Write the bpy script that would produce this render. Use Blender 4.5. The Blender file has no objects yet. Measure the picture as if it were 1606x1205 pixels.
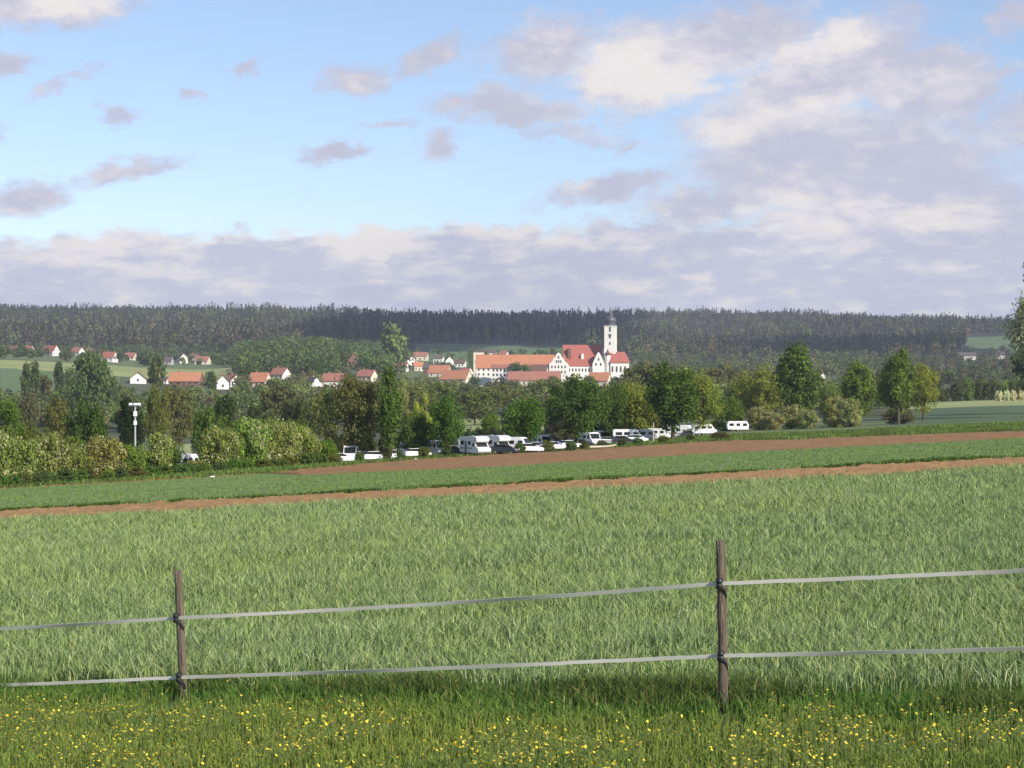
import bpy, bmesh, math, random
import numpy as np
from math import radians as R, sin, cos, pi, sqrt, exp, log

# ------------------------------------------------------------------ camera, sun, sky
scn = bpy.context.scene
COL = scn.collection
F = 3000.0            # focal length for a picture 1606 wide
CX, HY = 803.0, 640.0 # column straight ahead, row of the true horizon
cam = bpy.data.cameras.new('camera'); camo = bpy.data.objects.new('camera', cam); COL.objects.link(camo)
camo.rotation_euler = (R(90), 0, 0)
cam.sensor_width = 36; cam.lens = F/1606*36; cam.shift_y = 37.5/1606
cam.clip_start = 0.1; cam.clip_end = 30000
scn.camera = camo
scn.view_settings.view_transform = 'Standard'; scn.view_settings.look = 'None'
scn.view_settings.exposure = 0.5; scn.view_settings.gamma = 1.0
SUN_AZ, SUN_EL = R(134), R(30)      # clockwise from the view direction (+Y)
SDIR = (sin(SUN_AZ)*cos(SUN_EL), cos(SUN_AZ)*cos(SUN_EL), sin(SUN_EL))
sl = bpy.data.lights.new('sun', 'SUN'); sl.energy = 4.8; sl.angle = R(0.55); sl.color = (1.0, .92, .79)
so = bpy.data.objects.new('sun', sl); COL.objects.link(so)
from mathutils import Vector, Matrix
so.rotation_euler = Vector(SDIR).to_track_quat('Z', 'Y').to_euler()

W = bpy.data.worlds.new('World'); scn.world = W; W.use_nodes = True
nt = W.node_tree; nt.nodes.clear()
def N(t, **k):
    n = nt.nodes.new(t)
    for a, b in k.items(): setattr(n, a, b)
    return n
def lk(a, b): nt.links.new(a, b)
def M_(op, a, b=None, c=None, clamp=False):
    n = N('ShaderNodeMath', operation=op, use_clamp=clamp)
    for i, v in enumerate((a, b, c)):
        if v is None: continue
        if isinstance(v, (int, float)): n.inputs[i].default_value = v
        else: lk(v, n.inputs[i])
    return n.outputs[0]
def noise(vec, scale, detail=6, rough=.55, dist=0):
    n = N('ShaderNodeTexNoise'); n.inputs['Scale'].default_value = scale; n.inputs['Detail'].default_value = detail
    n.inputs['Roughness'].default_value = rough; n.inputs['Distortion'].default_value = dist
    lk(vec, n.inputs['Vector']); return n.outputs['Fac']
def sstep(v, a, b):
    n = N('ShaderNodeMapRange', interpolation_type='SMOOTHSTEP'); lk(v, n.inputs[0])
    n.inputs[1].default_value = a; n.inputs[2].default_value = b; return n.outputs[0]
def mixc(f, a, b):
    n = N('ShaderNodeMix', data_type='RGBA')
    for s, v in ((n.inputs[0], f), (n.inputs[6], a), (n.inputs[7], b)):
        if isinstance(v, (int, float)): s.default_value = v
        elif isinstance(v, tuple): s.default_value = (*v, 1)
        else: lk(v, s)
    return n.outputs[2]
tc = N('ShaderNodeTexCoord'); sep = N('ShaderNodeSeparateXYZ'); lk(tc.outputs['Generated'], sep.inputs[0])
az = M_('ARCTAN2', sep.outputs[0], sep.outputs[1]); el = M_('ARCSINE', sep.outputs[2])
# cloud coordinates: 1 unit = 1 degree-ish block of sky (azimuth*10, elevation*10)
U0 = M_('MULTIPLY', az, 10.0); V0 = M_('MULTIPLY', el, 10.0)
cb = N('ShaderNodeCombineXYZ'); lk(U0, cb.inputs[0]); lk(M_('MULTIPLY', V0, 1.9), cb.inputs[1])
cvec = cb.outputs[0]
w1 = M_('SUBTRACT', noise(cvec, 1.3, 4), .5); w2 = M_('SUBTRACT', noise(cvec, 1.7, 4, .5, .3), .5)
w3 = M_('SUBTRACT', noise(cvec, 5.2, 5, .6), .5); w4 = M_('SUBTRACT', noise(cvec, 6.1, 5, .6, .2), .5)
U = M_('ADD', M_('ADD', U0, M_('MULTIPLY', w1, .38)), M_('MULTIPLY', w3, .26))
V = M_('ADD', M_('ADD', V0, M_('MULTIPLY', w2, .18)), M_('MULTIPLY', w4, .16))
sharp = True
def blob(px, py, sx, sy, tilt=0, amp=1.0):
    u0 = (px-CX)/F*10; v0 = (HY-py)/F*10; sx = sx/F*10; sy = sy/F*10; t = R(tilt)
    du = M_('SUBTRACT', U, u0); dv = M_('SUBTRACT', V, v0)
    a = M_('MULTIPLY_ADD', du, cos(t)/sx, M_('MULTIPLY', dv, sin(t)/sx))
    b = M_('MULTIPLY_ADD', dv, cos(t)/sy, M_('MULTIPLY', du, -sin(t)/sy))
    r2 = M_('MULTIPLY_ADD', a, a, M_('MULTIPLY', b, b))
    e = M_('EXPONENT', M_('MULTIPLY', M_('POWER', r2, 1.15 if sharp else 1.0), -1.0))
    return M_('MULTIPLY', e, amp) if amp != 1 else e
def bsum(L):
    s = None
    for b in L:
        q = blob(*b); s = q if s is None else M_('SMOOTH_MAX' if sharp else 'ADD', s, q, .15 if sharp else None)
    return s
clouds = bsum([(120, 22, 165, 46, 10, 1.1), (340, -25, 160, 34, 0, .9), (12, 125, 55, 24, 0, .95), (385, 118, 40, 17, 0, .85), (190, 190, 38, 19, 0, .85),
               (110, 152, 80, 13, 22, .72), (210, 280, 100, 20, 14, .95), (50, 318, 85, 30, 5, 1.0), (560, 135, 85, 30, 5, .95), (670, 95, 90, 27, 20, .95),
               (535, 243, 68, 17, 2, .95), (685, 230, 50, 24, 10, .82), (15, 230, 40, 20, 0, .72), (310, 162, 25, 12, 0, .68), (600, 205, 60, 10, 10, .6),
               (1010, 115, 150, 76, 8, 1.2), (800, 180, 110, 24, -3, .95), (860, 85, 120, 60, 15, 1.0), (800, 175, 130, 26, -3, 1.05), (1150, 75, 150, 60, 12, 1.15),
               (1300, 120, 170, 72, 20, 1.3), (1450, 150, 130, 66, 5, 1.25), (1330, 270, 260, 105, 0, 1.3), (960, 298, 120, 24, 12, .95), (1210, 200, 150, 60, 0, 1.15),
               (1590, 55, 50, 32, 25, .9), (1600, 215, 90, 60, 0, .95), (1450, 360, 300, 80, 0, 1.2), (900, 215, 110, 20, -8, .75), (975, 235, 40, 12, 20, .7), (1575, 130, 60, 22, 5, .7), (1120, 320, 160, 40, 0, 1.0)])
# bank of cloud low over the horizon, and scattered cloud over the rest of the sky
bank_top = M_('MULTIPLY_ADD', U0, .035, .97)
btn = M_('ADD', bank_top, M_('ADD', M_('MULTIPLY', M_('SUBTRACT', noise(cvec, 2.2, 5, .55), .5), .30), M_('MULTIPLY', M_('SUBTRACT', noise(cvec, 9.0, 5, .6), .5), .10)))
rimd = M_('DIVIDE', M_('SUBTRACT', M_('SUBTRACT', btn, V), .07), .085)
cb2 = N('ShaderNodeCombineXYZ'); lk(U0, cb2.inputs[0]); lk(M_('MULTIPLY', V0, 4.2), cb2.inputs[1])
streak = M_('MULTIPLY', M_('MULTIPLY', M_('SUBTRACT', noise(cb2.outputs[0], 3.2, 8, .62, .4), .47), 2.6), sstep(V0, 1.5, .7))
rim = M_('MULTIPLY', M_('EXPONENT', M_('MULTIPLY', M_('MULTIPLY', rimd, rimd), -1.0)), sstep(noise(cvec, 1.1, 3, .5), .46, .62))
bank = sstep(M_('SUBTRACT', btn, V), -.02, .07)
bank_old = sstep(M_('SUBTRACT', M_('ADD', bank_top, M_('MULTIPLY', M_('SUBTRACT', noise(cvec, 5.0, 6, .6), .5), .22)), V), -.04, .10)
gen = sstep(noise(cvec, .55, 7, .58, .2), .50, .66)
far_off = M_('MAXIMUM', sstep(M_('ABSOLUTE', U0), 2.9, 4.2), sstep(V0, 2.25, 3.2))
fine = M_('MULTIPLY', M_('SUBTRACT', noise(cvec, 4.0, 9, .64), .5), 1.15)
dens = M_('ADD', clouds, fine)
cover = sstep(dens, .16, .95)
cover = M_('MAXIMUM', cover, M_('MULTIPLY', bank, .97))
cover = M_('MAXIMUM', cover, M_('MULTIPLY', gen, far_off), clamp=True)
sharp = False
lit = bsum([(120, 15, 120, 30, 10, .9), (985, 105, 95, 55, 10, 1.1), (1060, 150, 110, 35, 8, .8), (1290, 85, 100, 32, 22, .7), (1420, 150, 130, 26, 10, .55),
            (1130, 215, 60, 22, 0, .5), (1220, 190, 110, 26, 10, .5), (470, 366, 80, 14, 0, 1.4), (590, 380, 50, 26, 0, 1.5), (742, 354, 34, 10, 0, 1.6), (330, 380, 40, 12, 0, .6), (890, 365, 80, 25, 0, .65),
            (1230, 350, 100, 28, 0, .5), (1250, 385, 70, 22, 0, .45), (345, 438, 60, 16, 0, .5), (210, 425, 90, 20, 0, .35), (985, 450, 50, 14, 0, .5), (1090, 445, 30, 12, 0, .5), (1400, 340, 70, 20, 0, .4),
            (1540, 350, 80, 30, 0, .4), (40, 335, 60, 18, 0, .25), (170, 285, 60, 12, 15, .35), (590, 125, 80, 18, 14, .3), (900, 300, 50, 12, 12, .4)])
lfine = M_('ADD', M_('MULTIPLY', M_('SUBTRACT', noise(cvec, 2.1, 8, .62, .3), .5), 1.7), M_('MULTIPLY', M_('SUBTRACT', noise(cvec, 6.5, 7, .6, .2), .5), 1.3))
litf = sstep(M_('ADD', M_('ADD', M_('ADD', lit, M_('MULTIPLY', rim, .55)), M_('ADD', lfine, streak)), .13), .0, 1.05)
sky = N('ShaderNodeTexSky', sky_type='NISHITA'); sky.sun_disc = False
sky.sun_elevation = SUN_EL; sky.sun_rotation = SUN_AZ; sky.altitude = 400; sky.air_density = 1.0; sky.dust_density = 0.3; sky.ozone_density = 1.6
KS = 10.0
shade = mixc(sstep(V0, .35, 2.2), (.42*KS, .435*KS, .55*KS), (.395*KS, .40*KS, .495*KS))
lightc = (.645*KS, .605*KS, .595*KS)
cloudc = mixc(litf, shade, lightc)
skyc = N('ShaderNodeMix', data_type='RGBA', blend_type='MULTIPLY'); skyc.inputs[0].default_value = 1
lk(sky.outputs[0], skyc.inputs[6]); skyc.inputs[7].default_value = (1.13, 1.09, 1.16, 1)
fin = mixc(cover, skyc.outputs[2], cloudc)
bg = N('ShaderNodeBackground'); bg.inputs['Strength'].default_value = .1; lk(fin, bg.inputs['Color'])
out = N('ShaderNodeOutputWorld'); lk(bg.outputs[0], out.inputs['Surface'])
try: W.cycles.sampling_method = 'MANUAL'; W.cycles.sample_map_resolution = 512
except Exception: pass

# ------------------------------------------------------------------ terrain
DS = np.array([240, 300, 400, 600, 900, 1200, 1600, 2000, 2600, 3200, 3600, 5000.])
PS = np.array([-700, 0, 400, 803, 1200, 1606, 2300.])
PA, PB, PC = 2.274, .01455, .05
def plane_y(px, d): return HY + F*(PA/d+PB) - PC*(px-CX)
TB = np.array([
 [0]*7,
 [770, 749, 724, 703, 681, 663, 640],
 [745, 738, 714, 691, 668, 655, 635],
 [700, 692, 682, 660, 648, 632, 615],
 [625, 614, 618, 626, 627, 616, 600],
 [575, 567, 588, 604, 610, 600, 585],
 [560, 556, 572, 582, 592, 578, 560],
 [548, 544, 549, 552, 572, 555, 540],
 [518, 517, 521, 526, 542, 528, 514],
 [502, 499, 498, 508, 507, 517, 510],
 [508, 507, 508, 516, 515, 521, 515],
 [560, 560, 560, 560, 560, 560, 560]], float)
TB[0] = plane_y(PS, 240.)
LD = np.log(DS)
def H(x, y):
    """ground height at world x, y (arrays or floats); the eye is at z = 0"""
    x = np.asarray(x, float); y = np.asarray(y, float)
    x, y = np.broadcast_arrays(x, y)
    near = -(PA + PB*np.clip(y, -60, 240)) + PC*np.clip(x, -160, 160)
    yy = np.clip(y, 240, 4999); u = np.clip(CX + F*x/yy, PS[0], PS[-1]-1e-3); l = np.log(yy)
    i = np.clip(np.searchsorted(LD, l, side='right')-1, 0, len(DS)-2); j = np.clip(np.searchsorted(PS, u, side='right')-1, 0, len(PS)-2)
    t = (l-LD[i])/(LD[i+1]-LD[i]); s = (u-PS[j])/(PS[j+1]-PS[j])
    s = s*s*(3-2*s)*.5 + s*.5
    py = (TB[i, j]*(1-s)+TB[i, j+1]*s)*(1-t) + (TB[i+1, j]*(1-s)+TB[i+1, j+1]*s)*t
    far = -(py-HY)/F*yy
    far = far + np.where(yy > 700, 2.0*np.sin(x/170.+yy/260.)*np.clip((yy-700)/600, 0, 1), 0)
    uu = CX + F*x/yy
    far = far + 13*np.exp(-((uu-485)/105.)**2-((l-np.log(1480.))/.20)**2)
    return np.where(y <= 240, near, far)
def hz(x, y): return float(H(x, y))
def X(px, d): return (px-CX)/F*d
def row(px, d): return HY - F*hz(X(px, d), d)/d
def d_at(px, y, lo=700., hi=1900.):
    best = lo
    for k in range(241):
        d = lo*(hi/lo)**(k/240)
        if row(px, d) <= y: return d
        best = d
    return best

# ------------------------------------------------------------------ helpers
def setp(o, label=None, cat=None, group=None, kind=None):
    if label: o['label'] = label
    if cat: o['category'] = cat
    if group: o['group'] = group
    if kind: o['kind'] = kind
    return o
def link(name, data, parent=None, loc=None):
    o = bpy.data.objects.new(name, data); COL.objects.link(o)
    if parent: o.parent = parent
    if loc is not None: o.location = loc
    return o
def npmesh(name, V, Fc, mats=(), attrs=None, smooth=False, mi=None):
    V = np.ascontiguousarray(V, dtype=np.float32); Fc = np.ascontiguousarray(Fc, dtype=np.int32)
    me = bpy.data.meshes.new(name); n, k = Fc.shape
    me.vertices.add(len(V)); me.vertices.foreach_set('co', V.ravel())
    me.loops.add(n*k); me.loops.foreach_set('vertex_index', Fc.ravel())
    me.polygons.add(n); me.polygons.foreach_set('loop_start', np.arange(0, n*k, k, dtype=np.int32))
    for m in mats: me.materials.append(m)
    if mi is not None: me.polygons.foreach_set('material_index', np.asarray(mi, dtype=np.int32))
    me.update(calc_edges=True)
    if smooth: me.polygons.foreach_set('use_smooth', np.ones(n, dtype=bool))
    for an, (dom, typ, arr) in (attrs or {}).items():
        a = me.attributes.new(an, typ, dom)
        a.data.foreach_set('value' if typ == 'FLOAT' else 'color', np.ascontiguousarray(arr, dtype=np.float32).ravel())
    return me
def bmesh_obj(name, bm, mat, parent=None, bevel=0):
    if bevel: bmesh.ops.bevel(bm, geom=bm.edges[:], offset=bevel, segments=2, affect='EDGES', profile=.6)
    bmesh.ops.recalc_face_normals(bm, faces=bm.faces[:])
    me = bpy.data.meshes.new(name); bm.to_mesh(me); bm.free(); me.materials.append(mat)
    return link(name, me, parent)
def box(bm, x0, x1, y0, y1, z0, z1, m=None):
    vs = [bm.verts.new(p) for p in ((x0,y0,z0),(x1,y0,z0),(x1,y1,z0),(x0,y1,z0),(x0,y0,z1),(x1,y0,z1),(x1,y1,z1),(x0,y1,z1))]
    if m is not None:
        for v in vs: v.co = m @ v.co
    for f in ((0,3,2,1),(4,5,6,7),(0,1,5,4),(1,2,6,5),(2,3,7,6),(3,0,4,7)): bm.faces.new([vs[i] for i in f])
def prism(bm, prof, a0, a1, axis='y'):
    """closed profile (p, q) extruded along axis"""
    def P(p, q, a): return (p, a, q) if axis == 'y' else (a, p, q)
    A = [bm.verts.new(P(p, q, a0)) for p, q in prof]; B = [bm.verts.new(P(p, q, a1)) for p, q in prof]
    bm.faces.new(A); bm.faces.new(B[::-1]); n = len(prof)
    for i in range(n): bm.faces.new((A[i], B[i], B[(i+1) % n], A[(i+1) % n]))
def lathe(bm, prof, cx=0, cy=0, n=14):
    rings = []
    for r, z in prof: rings.append([bm.verts.new((cx+r*cos(2*pi*k/n), cy+r*sin(2*pi*k/n), z)) for k in range(n)])
    for a, b in zip(rings, rings[1:]):
        for k in range(n): bm.faces.new((a[k], a[(k+1) % n], b[(k+1) % n], b[k]))
    bm.faces.new(rings[0][::-1]); bm.faces.new(rings[-1])
def tube(bm, pts, rad, n=8):
    rings = []
    for i, p in enumerate(pts):
        p = Vector(p); q = Vector(pts[min(i+1, len(pts)-1)])-Vector(pts[max(i-1, 0)]); q.normalize()
        a = q.orthogonal().normalized() if i == 0 else (prev - prev.dot(q)*q).normalized()
        prev = a; b = q.cross(a); r = rad[i] if isinstance(rad, (list, tuple)) else rad
        rings.append([bm.verts.new(p + r*(cos(2*pi*k/n)*a + sin(2*pi*k/n)*b)) for k in range(n)])
    for a, b in zip(rings, rings[1:]):
        for k in range(n): bm.faces.new((a[k], a[(k+1) % n], b[(k+1) % n], b[k]))
    bm.faces.new(rings[0][::-1]); bm.faces.new(rings[-1])
def copy_thing(root, loc, rot, scale=None, color=None):
    r = root.copy(); COL.objects.link(r); r.location = loc; r.rotation_euler = rot
    if scale: r.scale = scale
    if color: r.color = color
    for ch in root.children:
        c = ch.copy(); COL.objects.link(c); c.parent = r
        if color: c.color = color
        for g in ch.children:
            d = g.copy(); COL.objects.link(d); d.parent = c
    return r

# ------------------------------------------------------------------ materials
def newmat(name):
    m = bpy.data.materials.new(name); m.use_nodes = True; t = m.node_tree; b = t.nodes['Principled BSDF']
    return m, t, b
def simple(name, col, rough=.7, var=.0, scale=8., metal=0, bump=0, bscale=30., coords='Object', col2=None, stretch=None):
    m, t, b = newmat(name); b.inputs['Roughness'].default_value = rough; b.inputs['Metallic'].default_value = metal
    b.inputs['Base Color'].default_value = (*col, 1)
    tcn = t.nodes.new('ShaderNodeTexCoord'); src = tcn.outputs[coords]
    if stretch:
        mp = t.nodes.new('ShaderNodeMapping'); mp.inputs['Scale'].default_value = stretch; t.links.new(src, mp.inputs[0]); src = mp.outputs[0]
    if var or col2:
        n = t.nodes.new('ShaderNodeTexNoise'); n.inputs['Scale'].default_value = scale; n.inputs['Detail'].default_value = 6; n.inputs['Roughness'].default_value = .65
        t.links.new(src, n.inputs['Vector']); r = t.nodes.new('ShaderNodeValToRGB')
        c2 = col2 or tuple(c*(1+var) for c in col); c1 = col if col2 else tuple(c*(1-var) for c in col)
        r.color_ramp.elements[0].position = .32; r.color_ramp.elements[1].position = .68
        r.color_ramp.elements[0].color = (*c1, 1); r.color_ramp.elements[1].color = (*c2, 1)
        t.links.new(n.outputs['Fac'], r.inputs[0]); t.links.new(r.outputs[0], b.inputs['Base Color'])
    if bump:
        n2 = t.nodes.new('ShaderNodeTexNoise'); n2.inputs['Scale'].default_value = bscale; n2.inputs['Detail'].default_value = 5
        t.links.new(src, n2.inputs['Vector']); bn = t.nodes.new('ShaderNodeBump'); bn.inputs['Strength'].default_value = bump; bn.inputs['Distance'].default_value = .1
        t.links.new(n2.outputs['Fac'], bn.inputs['Height']); t.links.new(bn.outputs[0], b.inputs['Normal'])
    return m
def leafmat(name, use_obj=True, col=(.06, .1, .03), attr='tint', colattr=None, transl=.42, lo=.55, hi=1.5, warm=True):
    """foliage: diffuse + translucent; colour = object colour (or own, or per-vertex) times per-leaf tint"""
    m, t, b = newmat(name); t.nodes.remove(b)
    o = t.nodes['Material Output']
    a = t.nodes.new('ShaderNodeAttribute'); a.attribute_name = attr
    mr = t.nodes.new('ShaderNodeMapRange'); t.links.new(a.outputs['Fac'], mr.inputs[0]); mr.inputs[3].default_value = lo; mr.inputs[4].default_value = hi
    mx = t.nodes.new('ShaderNodeMix'); mx.data_type = 'RGBA'; mx.blend_type = 'MULTIPLY'; mx.inputs[0].default_value = 1
    if colattr:
        ca = t.nodes.new('ShaderNodeAttribute'); ca.attribute_name = colattr; t.links.new(ca.outputs['Color'], mx.inputs[6])
    elif use_obj:
        oi = t.nodes.new('ShaderNodeObjectInfo'); t.links.new(oi.outputs['Color'], mx.inputs[6])
    else: mx.inputs[6].default_value = (*col, 1)
    if warm:   # brighter leaves are also a little yellower, as young leaves are
        cr = t.nodes.new('ShaderNodeValToRGB'); cr.color_ramp.elements[0].color = (lo*.9, lo, lo*1.15, 1); cr.color_ramp.elements[1].color = (hi*1.02, hi, hi*.8, 1)
        t.links.new(a.outputs['Fac'], cr.inputs[0]); t.links.new(cr.outputs[0], mx.inputs[7])
    else:
        cr = t.nodes.new('ShaderNodeCombineColor'); 
        for i in range(3): t.links.new(mr.outputs[0], cr.inputs[i])
        t.links.new(cr.outputs[0], mx.inputs[7])
    df = t.nodes.new('ShaderNodeBsdfDiffuse'); tr = t.nodes.new('ShaderNodeBsdfTranslucent'); ms = t.nodes.new('ShaderNodeMixShader'); ms.inputs[0].default_value = transl
    t.links.new(mx.outputs[2], df.inputs[0]); t.links.new(mx.outputs[2], tr.inputs[0])
    t.links.new(df.outputs[0], ms.inputs[1]); t.links.new(tr.outputs[0], ms.inputs[2]); t.links.new(ms.outputs[0], o.inputs[0])
    return m
LEAF = leafmat('foliage')
BARK = simple('bark', (.07, .055, .04), .9, .35, 6)
BLOSSOM = leafmat('blossom', False, (.50, .50, .27), lo=.75, hi=1.15, warm=False)
def soil(name, c1, c2):
    m = simple(name, c1, .95, scale=.5, col2=c2, bump=.8, bscale=6)
    return m
MG = {
 'verge': simple('verge_soil', (.05, .07, .02), .95, .4, 3),
 'cereal': simple('cereal_ground', (.10, .15, .05), .95, .3, 1.5),
 'band': simple('young_crop', (.12, .18, .05), .95, scale=.12, col2=(.155, .215, .06), stretch=(.35, 1, 1)),
 'soil': soil('ploughed_soil', (.26, .140, .046), (.35, .205, .080)),
 'soil2': soil('dark_ploughed_soil', (.19, .09, .030), (.28, .148, .05)),
 'bank': simple('bank_grass', (.075, .12, .03), .95, scale=.2, col2=(.12, .15, .045)),
 'pale': simple('pale_meadow', (.24, .27, .09), .95, .18, .02),
 'meadow': simple('green_meadow', (.085, .14, .045), .95, .2, .02),
 'darkfield': simple('dark_field', (.050, .092, .026), .95, .15, .03),  # deeper green than the meadows beside it
 'rough': simple('rough_grass', (.065, .08, .03), .95, .35, .04),
 'floor': simple('forest_floor', (.03, .035, .02), .95, .3, .05),
}

# ------------------------------------------------------------------ ground
def edge_field(u):      # near edge of the first bare strip (distance per column)
    return 68.5 + .5*math.sin(u/190.)
def fence_d(u):
    t = (u-287)/(1137-287); return 1/((1-t)/17.6 + t/15.2) if -.9 < t < 2.5 else (1/((1.9)/17.6-.9/15.2) if t <= -.9 else 1/((-1.5)/17.6+2.5/15.2))
us = np.concatenate([np.arange(-1900, -100, 30), np.arange(-100, 1706, 5), np.arange(1706, 3600, 30)]).astype(float)
def interp(u, P): return np.interp(u, [p[0] for p in P], [p[1] for p in P])
E = {
 'v0': np.full_like(us, 1.5),
 'v1': np.array([fence_d(u)+.9 for u in us]),
 's0': interp(us, [(-1900, 66), (0, 67.5), (803, 69), (1606, 70), (3600, 72)]),
 's1': interp(us, [(-1900, 84), (0, 87.5), (803, 90.5), (1606, 93), (3600, 94)]),
 'b1': interp(us, [(-1900, 150), (0, 158), (300, 165), (420, 172), (470, 150), (600, 148), (803, 144), (1100, 157), (1606, 157), (3600, 160)]),
 'c1': interp(us, [(-1900, 150.05), (0, 158.05), (300, 165.05), (425, 172.1), (480, 186), (600, 218), (803, 244), (1100, 256), (1350, 236), (1606, 208), (3600, 205)]),
 'k1': np.full_like(us, 290.),
}
def strip(name, e0, e1, nrow, mat, disp=0, power=1.0, seed=0, mix=None):
    t = np.linspace(0, 1, nrow)**power
    D = E[e0][None, :]*(1-t[:, None]) + E[e1][None, :]*t[:, None]
    D[1:-1] += 0
    Xg = (us[None, :]-CX)/F*D; Z = H(Xg, D)
    if disp:
        rg = np.random.RandomState(seed); nz = rg.randn(*Z.shape)
        nz = (nz+np.roll(nz, 1, 1)+np.roll(nz, 2, 1))/1.7; nz[0] = 0; nz[-1] = 0; Z = Z + disp*nz
    V = np.stack([Xg, D, Z], -1).reshape(-1, 3); nc = len(us)
    r, c = np.meshgrid(np.arange(nrow-1), np.arange(nc-1), indexing='ij'); a = (r*nc+c).ravel()
    Fc = np.stack([a, a+1, a+1+nc, a+nc], -1)
    me = npmesh(name, V, Fc, [mat], smooth=True)
    return setp(link(name, me), kind='structure')
strip('verge', 'v0', 'v1', 40, MG['verge'])
strip('cereal_field', 'v1', 's0', 60, MG['cereal'], .01)
strip('ploughed_strip', 's0', 's1', 70, MG['soil'], .035, seed=1)
strip('crop_field', 's1', 'b1', 80, MG['band'], .015, seed=2)
strip('ploughed_field', 'b1', 'c1', 100, MG['soil2'], .04, seed=3)
strip('grass_bank', 'c1', 'k1', 60, MG['bank'], .04, seed=4)
# valley and hillside
dd = np.concatenate([np.linspace(290, 700, 90), np.linspace(706, 2100, 190), np.linspace(2110, 4900, 60)])
uf = np.concatenate([np.arange(-1900, -100, 60), np.arange(-100, 1706, 8), np.arange(1706, 3600, 60)]).astype(float)
Dg, Ug = np.meshgrid(dd, uf, indexing='ij'); Xg = (Ug-CX)/F*Dg; Zg = H(Xg, Dg)
Dg0 = Dg.copy()
V = np.stack([Xg, Dg, Zg], -1).reshape(-1, 3); nc = len(uf)
r, c = np.meshgrid(np.arange(len(dd)-1), np.arange(nc-1), indexing='ij'); a = (r*nc+c).ravel()
Fc = np.stack([a, a+1, a+1+nc, a+nc], -1)
fu = Ug[:-1, :-1].ravel()+4; fd = Dg[:-1, :-1].ravel(); fy = HY - F*Zg[:-1, :-1].ravel()/fd
vm = ['rough', 'pale', 'meadow', 'darkfield', 'floor', 'bank']
mi = np.zeros(len(Fc), int)
mi[(fd < 420)] = 5
mi[(fd > 1950)] = 4; mi[(fd > 1330) & (fd <= 1950) & (fu < 700)] = 5
mi[(fu > 1395) & (fd > 330) & (fd < 560)] = 3
mi[(fu > 1395) & (fd >= 560) & (fd < 700)] = 1
mi[(fu > 690) & (fu < 860) & (fd > 480) & (fd < 640)] = 1
mi[(fu < 190) & (fd > 820) & (fd < 1110-.2*fu)] = 2
mi[(fu < 365) & (fd >= 1110-.2*fu) & (fd < 1235+.35*fu)] = 1
mi[(fu > 240) & (fu < 365) & (fd >= 1010) & (fd < 1240+.35*fu)] = 1
mi[(fu > 650) & (fu < 920) & (fd > 1650) & (fd < 2200)] = 2
mi[(fu > 1495) & (fu < 1700) & (fd > 2050) & (fd < 2560)] = 2
mi[(fu > 250) & (fu < 300) & (fd > 350) & (fd < 520)] = 1
setp(link('valley_ground', npmesh('valley_ground', V, Fc, [MG[k] for k in vm], smooth=True, mi=mi)), kind='structure')
# the ground beyond and behind, one wide sheet just underneath
gx = np.concatenate([np.linspace(-5200, -300, 30), np.linspace(-250, 250, 41), np.linspace(300, 5200, 30)]); gy = np.concatenate([np.linspace(-900, -50, 12), np.linspace(-40, 300, 60), np.linspace(330, 6000, 110)])
GX, GY = np.meshgrid(gx, gy); GZ = H(GX, GY) - .25 - np.clip(GY/130., 0, 12)
V = np.stack([GX, GY, GZ], -1).reshape(-1, 3); nc = len(gx)
r, c = np.meshgrid(np.arange(len(gy)-1), np.arange(nc-1), indexing='ij'); a = (r*nc+c).ravel()
setp(link('ground', npmesh('ground', V, np.stack([a, a+1, a+1+nc, a+nc], -1), [MG['bank']], smooth=True)), kind='structure')

# ------------------------------------------------------------------ grass, crop and flowers
def blades(name, x, y, h, w, col, mat, rg, lean=.45, kind='stuff', label=None, cat=None, zoff=0):
    n = len(x); z = H(x, y)+zoff; a = rg.rand(n)*2*pi; ax = np.cos(a); ay = np.sin(a)
    b = rg.rand(n)*2*pi; lm = lean*h*rg.rand(n); lx = np.cos(b)*lm; ly = np.sin(b)*lm
    P = np.zeros((n, 5, 3), np.float32)
    P[:, 0] = np.stack([x-ax*w/2, y-ay*w/2, z-.02], -1); P[:, 1] = np.stack([x+ax*w/2, y+ay*w/2, z-.02], -1)
    mx, my, mz = x+lx*.35, y+ly*.35, z+h*.6
    P[:, 2] = np.stack([mx-ax*w*.4, my-ay*w*.4, mz], -1); P[:, 3] = np.stack([mx+ax*w*.4, my+ay*w*.4, mz], -1)
    P[:, 4] = np.stack([x+lx*1.25, y+ly*1.25, z+h*(1-.25*rg.rand(n))], -1)
    o = (np.arange(n)*5)[:, None]
    Fc = np.concatenate([o+np.array([[0, 1, 3]]), o+np.array([[0, 3, 2]]), o+np.array([[2, 3, 4]])], 1).reshape(-1, 3)
    tint = np.repeat(rg.rand(n), 5); c4 = np.ones((n, 4), np.float32); c4[:, :3] = col; c4 = np.repeat(c4, 5, 0)
    me = npmesh(name, P.reshape(-1, 3), Fc, [mat], {'tint': ('POINT', 'FLOAT', tint), 'gcol': ('POINT', 'FLOAT_COLOR', c4)})
    return setp(link(name, me), label, cat, kind=kind)
GRASS = leafmat('grass_blades', False, colattr='gcol', transl=.3, lo=.6, hi=1.4)
rg = np.random.RandomState(7)
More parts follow.
